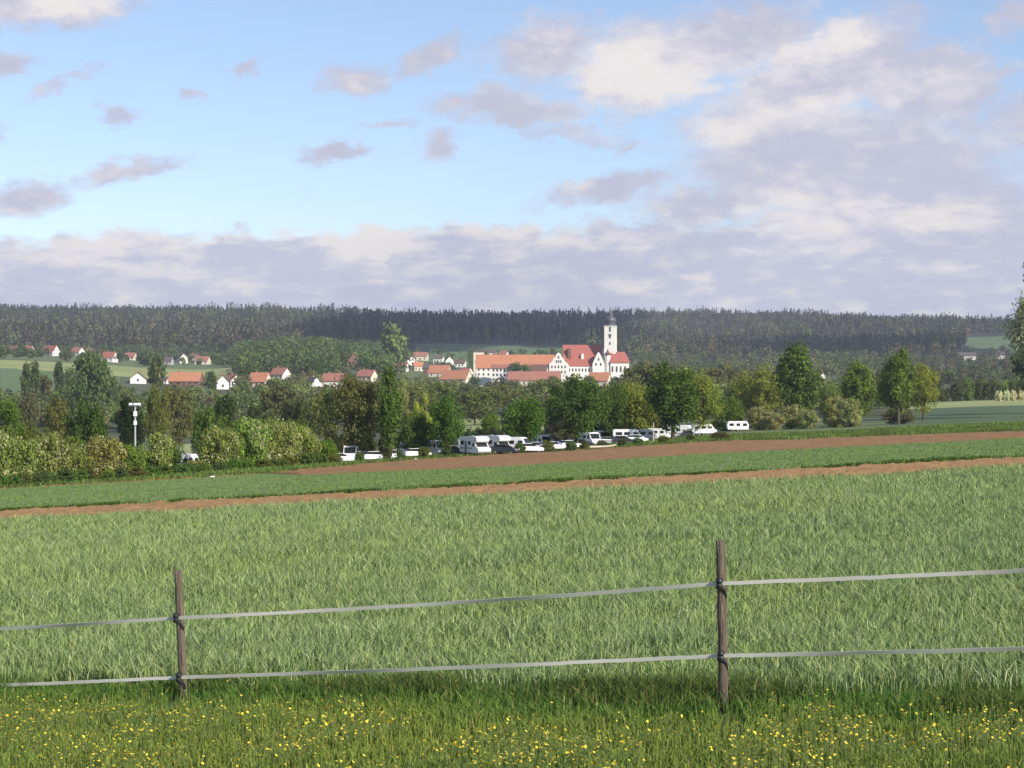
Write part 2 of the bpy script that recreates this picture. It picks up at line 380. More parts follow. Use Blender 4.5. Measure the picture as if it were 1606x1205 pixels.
def vnoise(x, y, s, seed):
    """smooth value noise"""
    q = np.random.RandomState(seed).rand(64, 64); X_ = x/s; Y_ = y/s; i = np.floor(X_).astype(int); j = np.floor(Y_).astype(int); fx = X_-i; fy_ = Y_-j
    fx = fx*fx*(3-2*fx); fy_ = fy_*fy_*(3-2*fy_); g = lambda a, b: q[a % 64, b % 64]
    return (g(i, j)*(1-fx)+g(i+1, j)*fx)*(1-fy_)+(g(i, j+1)*(1-fx)+g(i+1, j+1)*fx)*fy_
FD = np.vectorize(fence_d)
# cereal between fence and bare strip
n = 560000
d = 15.0*(69.5/15.0)**(rg.rand(n)**.85); u = CX+rg.uniform(-1, 1, n)*(900+15000/d); x = (u-CX)/F*d
ok = (d > FD(u)+.15+1.5*vnoise(x, d, .5, 77)*rg.rand(n)**.5) & (d < interp(u, [(-400, 67.2), (803, 69), (2000, 70.4)]) + .5*(vnoise(x, d, .6, 3)-.5)); u, d, x = u[ok], d[ok], x[ok]; n = len(x)
v1 = vnoise(x, d, 1.6, 1); v2 = vnoise(x, d*.5, 6, 2); v3 = vnoise(x, d, .45, 4)
h = (.20+.16*v1+.10*rg.rand(n))*np.clip(.75+.35*v2, .6, 1.2)*np.clip(.62+d/70., .7, 1.15); w = (.0058+.00028*d)*(.7+.6*rg.rand(n)); v5 = vnoise(x, d, .16, 6); v6 = vnoise(x, d, .09, 9); h = h*(.8+.4*v5)
col = np.stack([.235+.06*v2+.05*v3, .325+.05*v2+.05*v3, .145+.03*v1], -1)
dry = rg.rand(n) < .16; col[dry] = (.42, .46, .28)
dk = rg.rand(n) < .22; col[dk] = (.085, .14, .05); col = col*(.72+.56*v6)[:, None]
blades('cereal_crop', x, d, h, w, col, GRASS, rg, .6, label='pale sage green young cereal crop filling the field behind the fence', cat='crop')
# dark taller grass along the fence foot and the verge
n = 290000
d = rg.uniform(8.5, 19.4, n); u = CX+rg.uniform(-1, 1, n)*(900+15000/d); x = (u-CX)/F*d; fd_ = FD(u)
v1 = vnoise(x, d, .7, 11); v2 = vnoise(x, d, .25, 12); v4 = vnoise(x, d, 1.4, 14)
ok = (d < fd_+2.0); rel = (d-fd_)
px_ = np.minimum(np.abs(x-X(289, 17.6)), np.abs(x-X(1135, 15.2))); ok &= ~((px_ < .10) & (rel < .05) & (rel > -1.2) & (rg.rand(n) < .75))
ok &= ~((rel > .3) & (rg.rand(n) > .35-.5*rel+1.3*v1)); u, d, x, v1, v2, v4, rel = [q[ok] for q in (u, d, x, v1, v2, v4, rel)]; n = len(x)
tall = np.exp(-((rel-.35)/(.85+.5*(vnoise(x, d, 1.1, 15)-.5)))**2)
h = .06+.05*v2+.05*rg.rand(n)+tall*(.03+.12*v1)*np.clip(.55+(u+100)/900., .55, 1.1)*(.7+.5*rg.rand(n)); w = .006+.006*rg.rand(n)
lush = tall[:, None]*np.array([[-.115, -.075, -.02]])
col = np.stack([.145+.07*v4, .215+.05*v4, .058+0*v1], -1)+lush*1.5*(.4+v1[:, None])
dry = rg.rand(n) < .05; col[dry] = (.32, .28, .12)
blades('verge_grass', x, d, h, w, np.clip(col, (.095, .14, .042), 1), GRASS, rg, .7, label='short and tufted green grass on the verge in front of the fence', cat='grass')
# flowers
n = 52000
d = rg.uniform(9.5, 17.6, n); u = CX+rg.uniform(-1, 1, n)*(900+15000/d); x = (u-CX)/F*d; rel = d-FD(u)
v1 = vnoise(x, d, .55, 21); v2 = vnoise(x, d, 1.5, 22)
pr = np.clip((v1-.30)*2.6, 0.04, 1)*np.clip(.5+v2, 0, 1.2)*np.clip(-.45-rel*.65+ .6*(u > 1200), 0.02, 1)
ok = (rg.rand(n) < pr) & (rel < .6); x, d, u = x[ok], d[ok], u[ok]; n = len(x)
hh = .09+.09*rg.rand(n); z = H(x, d)+hh; rr = .007+.006*rg.rand(n)
tx = rg.randn(n)*.45; ty = -.25+rg.randn(n)*.45
P = np.zeros((n, 6, 3), np.float32)
for k in range(6):
    a_ = k*pi/3+rg.rand(n)*.3; r_ = rr*(1 if k % 2 else .82); cx_, cy_ = np.cos(a_)*r_, np.sin(a_)*r_
    P[:, k] = np.stack([x+cx_, d+cy_, z+cx_*tx-cy_*ty*-1*1.0], -1)
o = (np.arange(n)*6)[:, None]; Fc = np.concatenate([o+np.array([[0, 1, 2, 3]]), o+np.array([[0, 3, 4, 5]])], 1).reshape(-1, 4)
S = np.zeros((n, 4, 3), np.float32); S[:, 0] = np.stack([x-.002, d, z-hh], -1); S[:, 1] = np.stack([x+.002, d, z-hh], -1); S[:, 2] = np.stack([x+.0015, d, z-.002], -1); S[:, 3] = np.stack([x-.0015, d, z-.002], -1)
V = np.concatenate([P.reshape(-1, 3), S.reshape(-1, 3)]); Fs = (np.arange(n)*4+6*n)[:, None]+np.array([[0, 1, 2, 3]])
YEL = simple('buttercup_petal', (.70, .56, .05), .5, .15, 3); STEM = simple('flower_stem', (.10, .15, .04), .8)
me = npmesh('buttercups', V, np.concatenate([Fc, Fs]), [YEL, STEM], mi=np.concatenate([np.zeros(2*n), np.ones(n)]))
setp(link('buttercups', me), 'small yellow buttercups dotted through the verge grass', 'flowers', kind='stuff')
# short leaves over the distant crop strip, ragged green edges of the bare strips, tall grass on the bank
def scatter_strip(name, n, lo, hi, hgt, wid, c, label, cat, seed, u0=-250, u1=1860, cv=.3, keep=None):
    r2 = np.random.RandomState(seed); u = r2.uniform(u0, u1, n); t = r2.rand(n); d = lo(u)*(1-t)+hi(u)*t; x = (u-CX)/F*d
    v = vnoise(x, d, 3., seed); 
    if keep is not None:
        k = keep(u, d, x, v, r2); u, d, x, v = u[k], d[k], x[k], v[k]
    n = len(x); col = np.array([c])*(1+cv*(v[:, None]-.5)*2)
    h = hgt*(.5+r2.rand(n))*(.6+.8*v); w = wid*(.6+.8*r2.rand(n))
    return blades(name, x, d, h, w, col, GRASS, r2, .8, label=label, cat=cat)
eS1 = lambda u: interp(u, [(-1900, 84), (0, 87.5), (803, 90.5), (1606, 93), (3600, 94)])
eB1 = lambda u: interp(u, [(-1900, 150), (0, 158), (300, 165), (420, 172), (470, 150), (600, 148), (803, 144), (1100, 157), (1606, 157), (3600, 160)])
eC1 = lambda u: interp(u, [(-1900, 150.05), (0, 158.05), (300, 165.05), (425, 172.1), (480, 186), (600, 218), (803, 244), (1100, 256), (1350, 236), (1606, 208), (3600, 205)])
scatter_strip('young_crop_leaves', 110000, eS1, eB1, .07, .035, (.15, .225, .070), 'low mid green crop in the band between the two bare strips', 'crop', 31, cv=.15)
scatter_strip('strip_edge_grass', 26000, lambda u: eS1(u)-1.0, lambda u: eS1(u)+1.2, .15, .05, (.075, .12, .03), 'ragged dark green grass tufts along the far edge of the bare strip', 'grass', 32, keep=lambda u, d, x, v, r: r.rand(len(u)) < np.clip((vnoise(x, d, 1.1, 44)-.35)*2.2, .04, 1))
scatter_strip('bank_grass_blades', 110000, lambda u: eC1(u)-.6, lambda u: np.full_like(u, 300.), .34, .08, (.115, .165, .045), 'rough grass on the bank between bare field and parked vehicles', 'grass', 33, cv=.4)

# ------------------------------------------------------------------ trees
def leaf_quads(C_, Nn, size, rg, asp=.75):
    n = len(C_); Nn = Nn/np.linalg.norm(Nn, axis=1, keepdims=True)
    t = rg.randn(n, 3); t -= (t*Nn).sum(1, keepdims=True)*Nn; t /= np.linalg.norm(t, axis=1, keepdims=True); b = np.cross(Nn, t)
    s = (size*(.6+.8*rg.rand(n)))[:, None]
    P = np.stack([C_-t*s, C_-b*s*asp, C_+t*s, C_+b*s*asp], 1).reshape(-1, 3)
    return P, (np.arange(n)*4)[:, None]+np.array([[0, 1, 2, 3]])
def crown_points(kind, rg, nleaf):
    """returns leaf centres, normals, tints, clump centres for a tree 10 m tall, nominal width w0"""
    if kind == 'round':   c0, rx, rz, ncl, cr, ze = 5.5, 4.0, 4.3, 70, 1.15, .85
    elif kind == 'spread': c0, rx, rz, ncl, cr, ze = 5.5, 5.2, 4.1, 80, 1.25, .7
    elif kind == 'tall':  c0, rx, rz, ncl, cr, ze = 5.6, 2.8, 4.4, 60, .85, 1.45
    elif kind == 'column': c0, rx, rz, ncl, cr, ze = 5.2, 1.5, 4.8, 46, .62, 1.8
    elif kind == 'bush':  c0, rx, rz, ncl, cr, ze = 4.2, 6.2, 5.2, 70, 1.55, .85
    elif kind == 'airy':  c0, rx, rz, ncl, cr, ze = 6.0, 3.6, 4.0, 40, .75, 1.2
    pts = []
    lob = rg.rand(8)*.5+.75
    while len(pts) < ncl:
        v = rg.randn(3); v /= np.linalg.norm(v); r_ = rg.rand()**.33*.86
        a_ = math.atan2(v[1], v[0]); k = (a_+pi)/(2*pi)*8; i = int(k) % 8; f = k-int(k); l_ = lob[i]*(1-f)+lob[(i+1) % 8]*f
        p = np.array([v[0]*rx*l_, v[1]*rx*l_, v[2]*rz*(.85+.15*l_)])*r_+np.array([0, 0, c0])
        if kind == 'tall': p[0] *= 1.15-.3*(p[2]/10); p[1] *= 1.15-.3*(p[2]/10)
        if p[2] < (0.2 if kind == 'bush' else 1.0): continue
        pts.append(p)
    pts = np.array(pts)
    cl = rg.randint(0, ncl, nleaf); crd = cr*(.6+.8*rg.rand(ncl)); ctint = rg.rand(ncl)
    v = rg.randn(nleaf, 3); v /= np.linalg.norm(v, axis=1, keepdims=True)
    rad = crd[cl]*(.45+.62*rg.rand(nleaf)); off = v*rad[:, None]; off[:, 2] *= ze
    # lumps, so a clump is not a ball
    C_ = pts[cl]+off+rg.randn(nleaf, 3)*.12
    Nn = v*.9+rg.randn(nleaf, 3)*.55+np.array([0, 0, .35])
    t = np.clip(.45*ctint[cl]+.55*rg.rand(nleaf), 0, 1)
    return C_, Nn, t, pts
PROTO = {}
W0 = {'round': 9.2, 'spread': 11.6, 'tall': 6.4, 'column': 3.9, 'bush': 14.5, 'airy': 8.0, 'conifer': 4.6}
def trunk_mesh(kind, pts, seed):
    bm = bmesh.new(); r2 = random.Random(seed)
    top = {'round': 7, 'spread': 6, 'tall': 8.2, 'column': 8.5, 'bush': 3, 'airy': 8.5, 'conifer': 9.6}[kind]
    p = [(0, 0, -.6)]; rr_ = [.30]
    for k in range(1, 6):
        p.append((r2.uniform(-.15, .15)*k/2, r2.uniform(-.15, .15)*k/2, top*k/5)); rr_.append(.24*(1-k/5.6))
    tube(bm, p, rr_, 7)
    if kind == 'bush':
        for k in range(6):
            a_ = k*1.05; tube(bm, [(0, 0, 0), (cos(a_)*1.5, sin(a_)*1.5, 2.0), (cos(a_)*3.2, sin(a_)*3.2, 4.6)], [.16, .1, .04], 5)
    elif kind != 'conifer':
        for k in range(13):
            q = pts[r2.randrange(len(pts))]; zb = max(1.6, min(top*.8, q[2]*.45)); f = zb/top
            m_ = ((q[0])*.45, (q[1])*.45, zb+(q[2]-zb)*.55)
            tube(bm, [(0, 0, zb), m_, tuple(q)], [.11, .07, .025], 5)
    me = bpy.data.meshes.new('trunk'); bm.to_mesh(me); bm.free(); me.materials.append(BARK); return me
def conifer(rg, nw):
    C_, Nn, t = [], [], []
    for k in range(nw):
        f = rg.rand(); z = 1.0+8.9*f**.9; rmax = 2.3*(1-(z-1)/9.0)**.85+.08; lay = .75+.25*math.sin(z*7)
        a_ = rg.rand()*2*pi; r_ = rmax*lay*(.35+.65*rg.rand()**.5)
        C_.append((cos(a_)*r_, sin(a_)*r_, z-.22*r_)); Nn.append((cos(a_)*.6, sin(a_)*.6, .7+rg.rand()*.4)); t.append(rg.rand())
    return np.array(C_), np.array(Nn), np.array(t)
def proto(kind, lod, var):
    key = (kind, lod, var)
    if key in PROTO: return PROTO[key]
    rg = np.random.RandomState(abs(hash(kind)) % 1 + sum(map(ord, kind))*7+var*31+lod*3)
    nl, sz = [(9000, .155), (3600, .25), (1100, .42)][lod]
    if kind == 'bush': nl, sz = [(8000, .26), (3400, .40), (1100, .65)][lod]
    if kind == 'column': nl = int(nl*.6)
    if kind == 'airy': nl = int(nl*(2.0 if lod == 0 else .55)); sz *= .6 if lod == 0 else 1
    if kind == 'conifer':
        C_, Nn, t = conifer(rg, [4200, 2200, 900][lod]); pts = [(0, 0, 5)]; sz *= 1.1
    else: C_, Nn, t, pts = crown_points(kind, rg, nl)
    C_[:, 2] = np.maximum(C_[:, 2], .15)
    P, Fq = leaf_quads(C_, Nn, sz, rg)
    mats = [LEAF, BLOSSOM]; ma = np.zeros(len(Fq))
    crown = npmesh('crown', P, Fq, mats, {'tint': ('FACE', 'FLOAT', t)}, mi=ma)
    # blossoming copy
    up = Nn[:, 2]/np.linalg.norm(Nn, axis=1)
    cell = vnoise(C_[:, 0]+20, C_[:, 2]+C_[:, 1]*.7+20, 1.6, 5)
    mb = ((up > .1) & (rg.rand(len(Fq)) < np.clip((cell-.3)*1.3, 0, .7))).astype(int)
    blos = npmesh('crown', P, Fq, mats, {'tint': ('FACE', 'FLOAT', t)}, mi=mb)
    PROTO[key] = (trunk_mesh(kind, pts, var), crown, blos); return PROTO[key]
def make_tree(name, kind, loc, h, w, col, rot, lod, var, label, cat='tree', group=None, blossom=False, crown_name='crown'):
    tr, cr, bl = proto(kind, lod, var); col = (col[0]*1.42, col[1]*1.42, col[2]*1.2)
    r = link(name, None, loc=loc); r.rotation_euler = (0, 0, rot); setp(r, label, cat, group)
    s = w/W0[kind]; sc = (s, s, h/10.)
    t = link('trunk' if kind != 'bush' else 'stem', tr, r); t.scale = (min(s, 1.6), min(s, 1.6), h/10.)
    c = link(crown_name, bl if blossom else cr, r); c.scale = sc; c.color = (*col, 1)
    r.color = (*col, 1)
    return r
rt = random.Random(5)
DG, MGR, YG, OL, BR, PL, GY_, BG = (.045, .080, .022), (.075, .125, .028), (.165, .20, .042), (.12, .145, .05), (.115, .115, .052), (.17, .20, .085), (.105, .115, .075), (.035, .055, .03)
def T(name, kind, px, top, wpx, d, col, label, cat='tree', group=None, blossom=False, lod=None, jit=.06):
    x = X(px, d); z0 = hz(x, d); zt = (HY-top)/F*d; h = max(1.2, zt-z0)
    if lod is None: lod = 0 if d < 420 else (1 if d < 800 else 2)
    c = tuple(q*rt.uniform(1-jit, 1+jit) for q in col)
    return make_tree(name, kind, (x, d, z0), h*1.03, wpx/F*d*1.06, c, rt.uniform(0, 6.28), lod, rt.randrange(3), label, cat, group, blossom)

# trees told apart in the photo: name, kind, column, top row, width, distance, colour, label
for a in [
 ('broadleaf_tree', 'spread', 549, 585, 116, 238, (.095, .10, .042), 'wide dark brown-green tree at the right end of the flowering hedge'),
 ('upright_tree', 'column', 612, 572, 46, 234, (.07, .115, .03), 'tall narrow dark green tree beside the wide brown-green one'),
 ('pale_tree', 'airy', 664, 620, 34, 252, (.30, .33, .09), 'small pale yellow-green tree between darker trees above the parked cars'),
 ('broadleaf_tree', 'round', 650, 645, 66, 249, (.075, .12, .03), 'low bushy green tree just under the small pale yellow-green one'),
 ('broadleaf_tree', 'round', 700, 618, 68, 246, (.07, .12, .028), 'mid green round tree left of the pale meadow gap'),
 ('round_shrub', 'bush', 772, 645, 38, 330, (.10, .14, .03), 'round olive green shrub standing in the pale meadow gap'),
 ('broadleaf_tree', 'round', 823, 620, 84, 252, (.065, .12, .024), 'round fresh green tree right of the pale meadow gap'),
 ('broadleaf_tree', 'spread', 905, 583, 136, 268, (.062, .108, .028), 'largest dark green spreading tree in front of the church'),
 ('broadleaf_tree', 'round', 962, 598, 66, 290, (.075, .12, .03), 'mid green tree tucked against the largest dark spreading tree'),
 ('broadleaf_tree', 'round', 998, 597, 92, 300, (.17, .185, .04), 'light yellow-green rounded tree right of the largest dark tree'),
 ('upright_tree', 'tall', 1055, 571, 90, 286, (.07, .11, .028), 'tall dark upright tree standing over the white vans at mid right'),
 ('broadleaf_tree', 'round', 1100, 590, 76, 322, (.165, .19, .045), 'yellow-green tree immediately right of the tall dark upright tree'),
 ('broadleaf_tree', 'bush', 1144, 620, 68, 350, (.085, .125, .03), 'low green rounded thicket tree above the last white van'),
 ('broadleaf_tree', 'round', 1190, 573, 84, 380, (.16, .19, .05), 'tall yellow-green airy tree left of the big twin-topped tree'),
 ('upright_tree', 'tall', 1250, 540, 84, 366, (.08, .12, .038), 'tallest dark upright tree in the right half above flowering bushes'),
 ('broadleaf_tree', 'round', 1305, 600, 60, 385, (.13, .16, .06), 'low pale green tree between the tallest dark tree and the next group'),
 ('upright_tree', 'tall', 1347, 568, 68, 372, (.12, .165, .04), 'bright green upright tree second from the right in the tree row'),
 ('upright_tree', 'tall', 1409, 547, 64, 352, (.105, .14, .038), 'vase-shaped dark green tree with a bare pale trunk at the end of the row'),
 ('broadleaf_tree', 'round', 1448, 570, 60, 395, (.165, .20, .045), 'golden yellow-green round tree behind the vase-shaped one'),
 ('birch_tree', 'airy', 1646, 400, 138, 400, (.24, .24, .19), 'tall grey-green drooping tree cut by the right edge of the view'),
 ('broadleaf_tree', 'round', 1638, 515, 90, 440, (.06, .085, .03), 'dark olive tree below the tall drooping tree at the right edge'),
 ('round_shrub', 'bush', 137, 624, 82, 300, (.045, .085, .02), 'large round dark green bush behind the left part of the hedge'),
 ('dark_tree', 'round', 203, 618, 52, 268, (.022, .038, .016), 'nearly black tree directly behind the floodlight pole'),
 ('round_shrub', 'bush', 93, 618, 56, 330, (.115, .115, .045), 'brownish olive bush left of the large round dark green bush'),
 ('broadleaf_tree', 'round', 10, 620, 70, 215, (.07, .12, .03), 'dark green tree rising over the hedge at the left edge'),
 ('round_shrub', 'bush', 40, 612, 66, 380, (.085, .09, .05), 'grey-olive bush behind the hedge near the left edge'),
 ('broadleaf_tree', 'round', 247, 600, 48, 330, (.12, .135, .045), 'olive brown tree right of the floodlight pole'),
 ('round_shrub', 'bush', 324, 634, 62, 262, (.075, .115, .03), 'dark green bush behind the dip in the hedge'),
 ('round_shrub', 'bush', 358, 614, 54, 330, (.04, .06, .022), 'very dark bush above the right half of the hedge'),
 ('round_shrub', 'bush', 399, 627, 38, 340, (.045, .06, .025), 'small dark round bush in the middle over the right half of the hedge'),
 ('round_shrub', 'bush', 464, 620, 64, 330, (.045, .062, .028), 'dark domed bush over the right end of the flowering hedge'),
 ('broadleaf_tree', 'round', 280, 603, 54, 420, (.11, .115, .05), 'brownish tree in the group below the long orange roof'),
 ('broadleaf_tree', 'round', 438, 598, 60, 440, (.10, .11, .055), 'grey-green tree behind the dark domed bushes'),
 ('pale_tree', 'airy', 632, 592, 26, 420, (.20, .21, .09), 'thin pale tree touching the right side of the tall narrow tree'),
]: T(*a)
# second row behind, filling between them
for a in [
 ('round', 500, 610, 60, 420, OL), ('round', 745, 610, 60, 560, OL), ('round', 690, 598, 64, 620, OL), ('round', 650, 600, 60, 600, OL), ('round', 790, 602, 60, 700, BR), ('round', 840, 596, 62, 700, OL),
 ('round', 735, 600, 50, 700, GY_), ('round', 870, 592, 60, 680, OL), ('round', 1012, 566, 76, 620, BR), ('round', 975, 590, 60, 560, GY_), ('round', 1085, 572, 76, 640, OL), ('round', 1135, 570, 84, 660, (.125, .12, .055)),
 ('round', 1165, 600, 70, 520, OL), ('round', 1215, 582, 70, 600, OL), ('round', 1290, 598, 70, 620, GY_), ('round', 1380, 580, 60, 600, GY_), ('round', 580, 600, 60, 480, BR), ('round', 810, 612, 40, 560, (.13, .13, .05)),
 ('round', 770, 606, 44, 650, OL), ('round', 715, 612, 50, 560, (.09, .1, .045)), ('round', 1040, 580, 60, 600, OL), ('round', 1250, 596, 70, 560, GY_), ('round', 610, 612, 50, 500, OL), ('round', 670, 612, 44, 520, BR)]:
    T('valley_tree', *a, 'olive or brownish spring tree in the belt between parked vehicles and the village', 'tree', 'trees in the belt below the village')
for a in [(1190, 636, 50, 345), (1240, 633, 56, 350), (1268, 640, 44, 345), (1308, 620, 44, 352), (1335, 622, 52, 346), (1215, 645, 40, 342)]:
    T('hawthorn_bush', 'bush', a[0], a[1], a[2], a[3], (.19, .20, .085), 'cream flowering bush at the foot of the right-hand tree row', 'bush', 'flowering bushes at the foot of the right-hand trees', True)
T('round_shrub', 'bush', 1412, 640, 62, 360, (.12, .13, .075), 'low grey-green shrub around the bare trunk of the vase-shaped tree', 'bush')
T('grey_shrub', 'airy', 880, 650, 62, 268, (.20, .19, .13), 'grey leafless-looking shrub in front of the parked cars under the largest tree', 'bush')
for i in range(30):
    px = 512+i*17.5+rt.uniform(-5, 5); d = float(interp(px, [(500, 262), (803, 284), (1030, 318)])); tp = float(interp(px, [(500, 676), (720, 668), (820, 662), (1030, 650)]))
    T('shade_hedge_bush', 'bush', px, tp+rt.uniform(-4, 4), rt.uniform(26, 34), d, (.035, .045, .024), 'shade-coloured bush in the low hedge running behind the parked vehicles', 'bush', 'shade-coloured bushes behind the vehicles', lod=1, jit=.2)  # low hedge, its near-black green also paints in the shade between the vehicles
for i, (px, w_, hh_) in enumerate([(519, 24, 22), (563, 20, 17), (607, 22, 24), (626, 16, 18), (664, 26, 20), (700, 20, 22), (816, 24, 18), (858, 26, 20), (897, 24, 16), (915, 18, 14), (943, 22, 13), (975, 20, 12), (1000, 20, 10), (1040, 22, 12), (1083, 18, 10), (1128, 34, 14)]):
    d = float(interp(px, [(500, 226), (600, 231), (803, 243), (1100, 262)]))
    T('bank_shrub', 'bush', px, row(px, d)-hh_, w_, d, (.085, .105, .035), 'small dull green shrub on the bank in front of the parked vehicles', 'bush', 'shrubs on the bank before the vehicles', jit=.25)
for px, tp, w_, d in ((810, 567, 30, 1132), (824, 570, 28, 1128), (745, 590, 26, 1090), (768, 598, 24, 1075), (785, 591, 28, 1085), (805, 594, 30, 1080), (850, 594, 30, 1085), (868, 588, 28, 1090), (922, 588, 26, 1085), (965, 590, 26, 1090), (986, 578, 26, 1120),
                      (232, 596, 16, 1010), (205, 598, 15, 1000), (322, 598, 16, 980), (275, 603, 14, 960), (380, 596, 20, 980), (425, 594, 22, 960), (470, 598, 24, 960), (510, 604, 18, 960), (545, 596, 22, 950)):
    T('village_tree', 'round', px, tp, w_, d, (.10, .12, .055), 'small olive tree standing close in front of the village or monastery walls', 'tree', 'trees before the village walls', jit=.25)
# hedge at the left, front row then rear row
ordn = ['first', 'second', 'third', 'fourth', 'fifth', 'sixth', 'seventh', 'eighth', 'ninth', 'tenth', 'eleventh', 'twelfth', 'thirteenth', 'fourteenth', 'fifteenth', 'sixteenth']
hed = [(-70, 672, 80), (-20, 668, 84), (30, 676, 74), (75, 672, 72), (118, 686, 66), (160, 682, 70), (205, 696, 60), (246, 676, 58), (306, 716, 36), (345, 660, 64), (390, 650, 72), (436, 652, 72), (478, 660, 58), (512, 690, 46)]
for i, (px, tp, w_) in enumerate(hed):
    d = float(interp(px, [(-70, 172), (0, 176), (200, 186), (500, 226)]))
    T('hawthorn_shrub', 'bush', px, tp+2+rt.uniform(-5, 7), w_*1.1, d, (.165, .20, .062) if i not in (6, 13) else (.12, .17, .035), 'yellow-green shrub with cream blossom, %s from the left in the front of the hedge' % ordn[i] if i != 6 and i != 13 else 'plain green shrub without much blossom, %s from the left in the front of the hedge' % ordn[i], 'shrub', 'shrubs along the front of the hedge', blossom=i not in (6, 13), jit=.12)
for i, (px, tp, w_) in enumerate([(-45, 655, 80), (5, 660, 70), (58, 664, 70), (108, 676, 60), (186, 690, 50), (268, 690, 46), (370, 648, 60), (420, 648, 60), (470, 652, 50)]):
    d = float(interp(px, [(-70, 182), (0, 186), (200, 198), (500, 238)]))
    T('hedge_shrub', 'bush', px, tp+3, w_*1.25, d, (.085, .12, .032), 'mid green shrub showing over the flowering front row, %s from the left' % ordn[i], 'shrub', 'shrubs behind the front of the hedge', jit=.15)
# low weeds and brambles along the foot of the hedge and the van rows
rw = random.Random(9)
for i in range(26):
    px = -30+i*22+rw.uniform(-6, 6); d = float(interp(px, [(-70, 166), (0, 170), (200, 180), (500, 219), (600, 232)]))
    T('bramble_clump', 'bush', px, row(px, d)-rw.uniform(14, 24), rw.uniform(26, 44), d, (.09, .12, .035), 'low green bramble clump at the foot of the flowering hedge', 'bush', 'bramble clumps at the foot of the hedge', jit=.25, lod=1)
# poplars and trees by the meadow at the left, beyond the hedge
for a in [('column', 40, 566, 20, 760, (.075, .10, .045), 'slim dark poplar, left of the pair against the green field'), ('column', 57, 563, 20, 770, (.08, .11, .05), 'slim dark poplar, right of the pair against the green field'),
          ('column', 72, 588, 22, 740, (.09, .10, .06), 'short slim poplar just right of the taller pair'), ('column', 93, 567, 20, 780, (.06, .085, .045), 'single slim dark poplar against the large green tree group')]:
    T('poplar', *a)
for a in [('round', 118, 570, 44), ('round', 140, 546, 56), ('round', 158, 560, 46), ('round', 130, 585, 60), ('round', 172, 590, 50), ('round', 105, 592, 40)]:
    T('meadow_tree', a[0], a[1], a[2], a[3], 700+rt.uniform(-40, 60), (.095, .13, .055), 'mid green tree in the large clump below the left red-roofed houses', 'tree', 'trees in the clump at left')
T('meadow_tree', 'round', 245, 552, 32, 820, (.085, .11, .045), 'dark rounded tree standing alone against the pale meadow')
T('meadow_tree', 'round', 332, 581, 24, 900, (.07, .10, .045), 'small dark globe-shaped tree right of the long orange roof')
T('fan_shaped_tree', 'tall', 618, 503, 42, 1450, (.13, .17, .075), 'light green pointed tree in front of the dark blue-shadowed wood')
# house sites (built further down); woods keep clear of the sight of them
WHITE = simple('white_render', (.72, .70, .66), .85, .05, .6)
CREAM = simple('cream_render', (.60, .55, .44), .85, .06, .6)
GREYW = simple('grey_render', (.42, .42, .42), .85, .06, .6)
BRICK = simple('brick_wall', (.17, .10, .08), .9, .25, 2)
def roofmat(name, c): return simple(name, c, .85, .22, .9, stretch=(1, 1, 3))
RED = roofmat('red_tiles', (.33, .105, .08)); ORANGE = roofmat('orange_tiles', (.40, .17, .095)); PINK = roofmat('faded_red_tiles', (.30, .13, .10)); BROWN = roofmat('brown_tiles', (.13, .075, .06)); DARK = roofmat('dark_tiles', (.10, .085, .085))
GLASS = simple('window_glass', (.035, .04, .05), .15); SLATE = simple('dome_copper', (.075, .08, .095), .45, .2, 2); STONE = simple('chimney_brick', (.28, .15, .11), .9)
GOLD = simple('gilt_cross', (.55, .38, .12), .35, metal=.8); DOOR = simple('door_wood', (.09, .055, .035), .7)
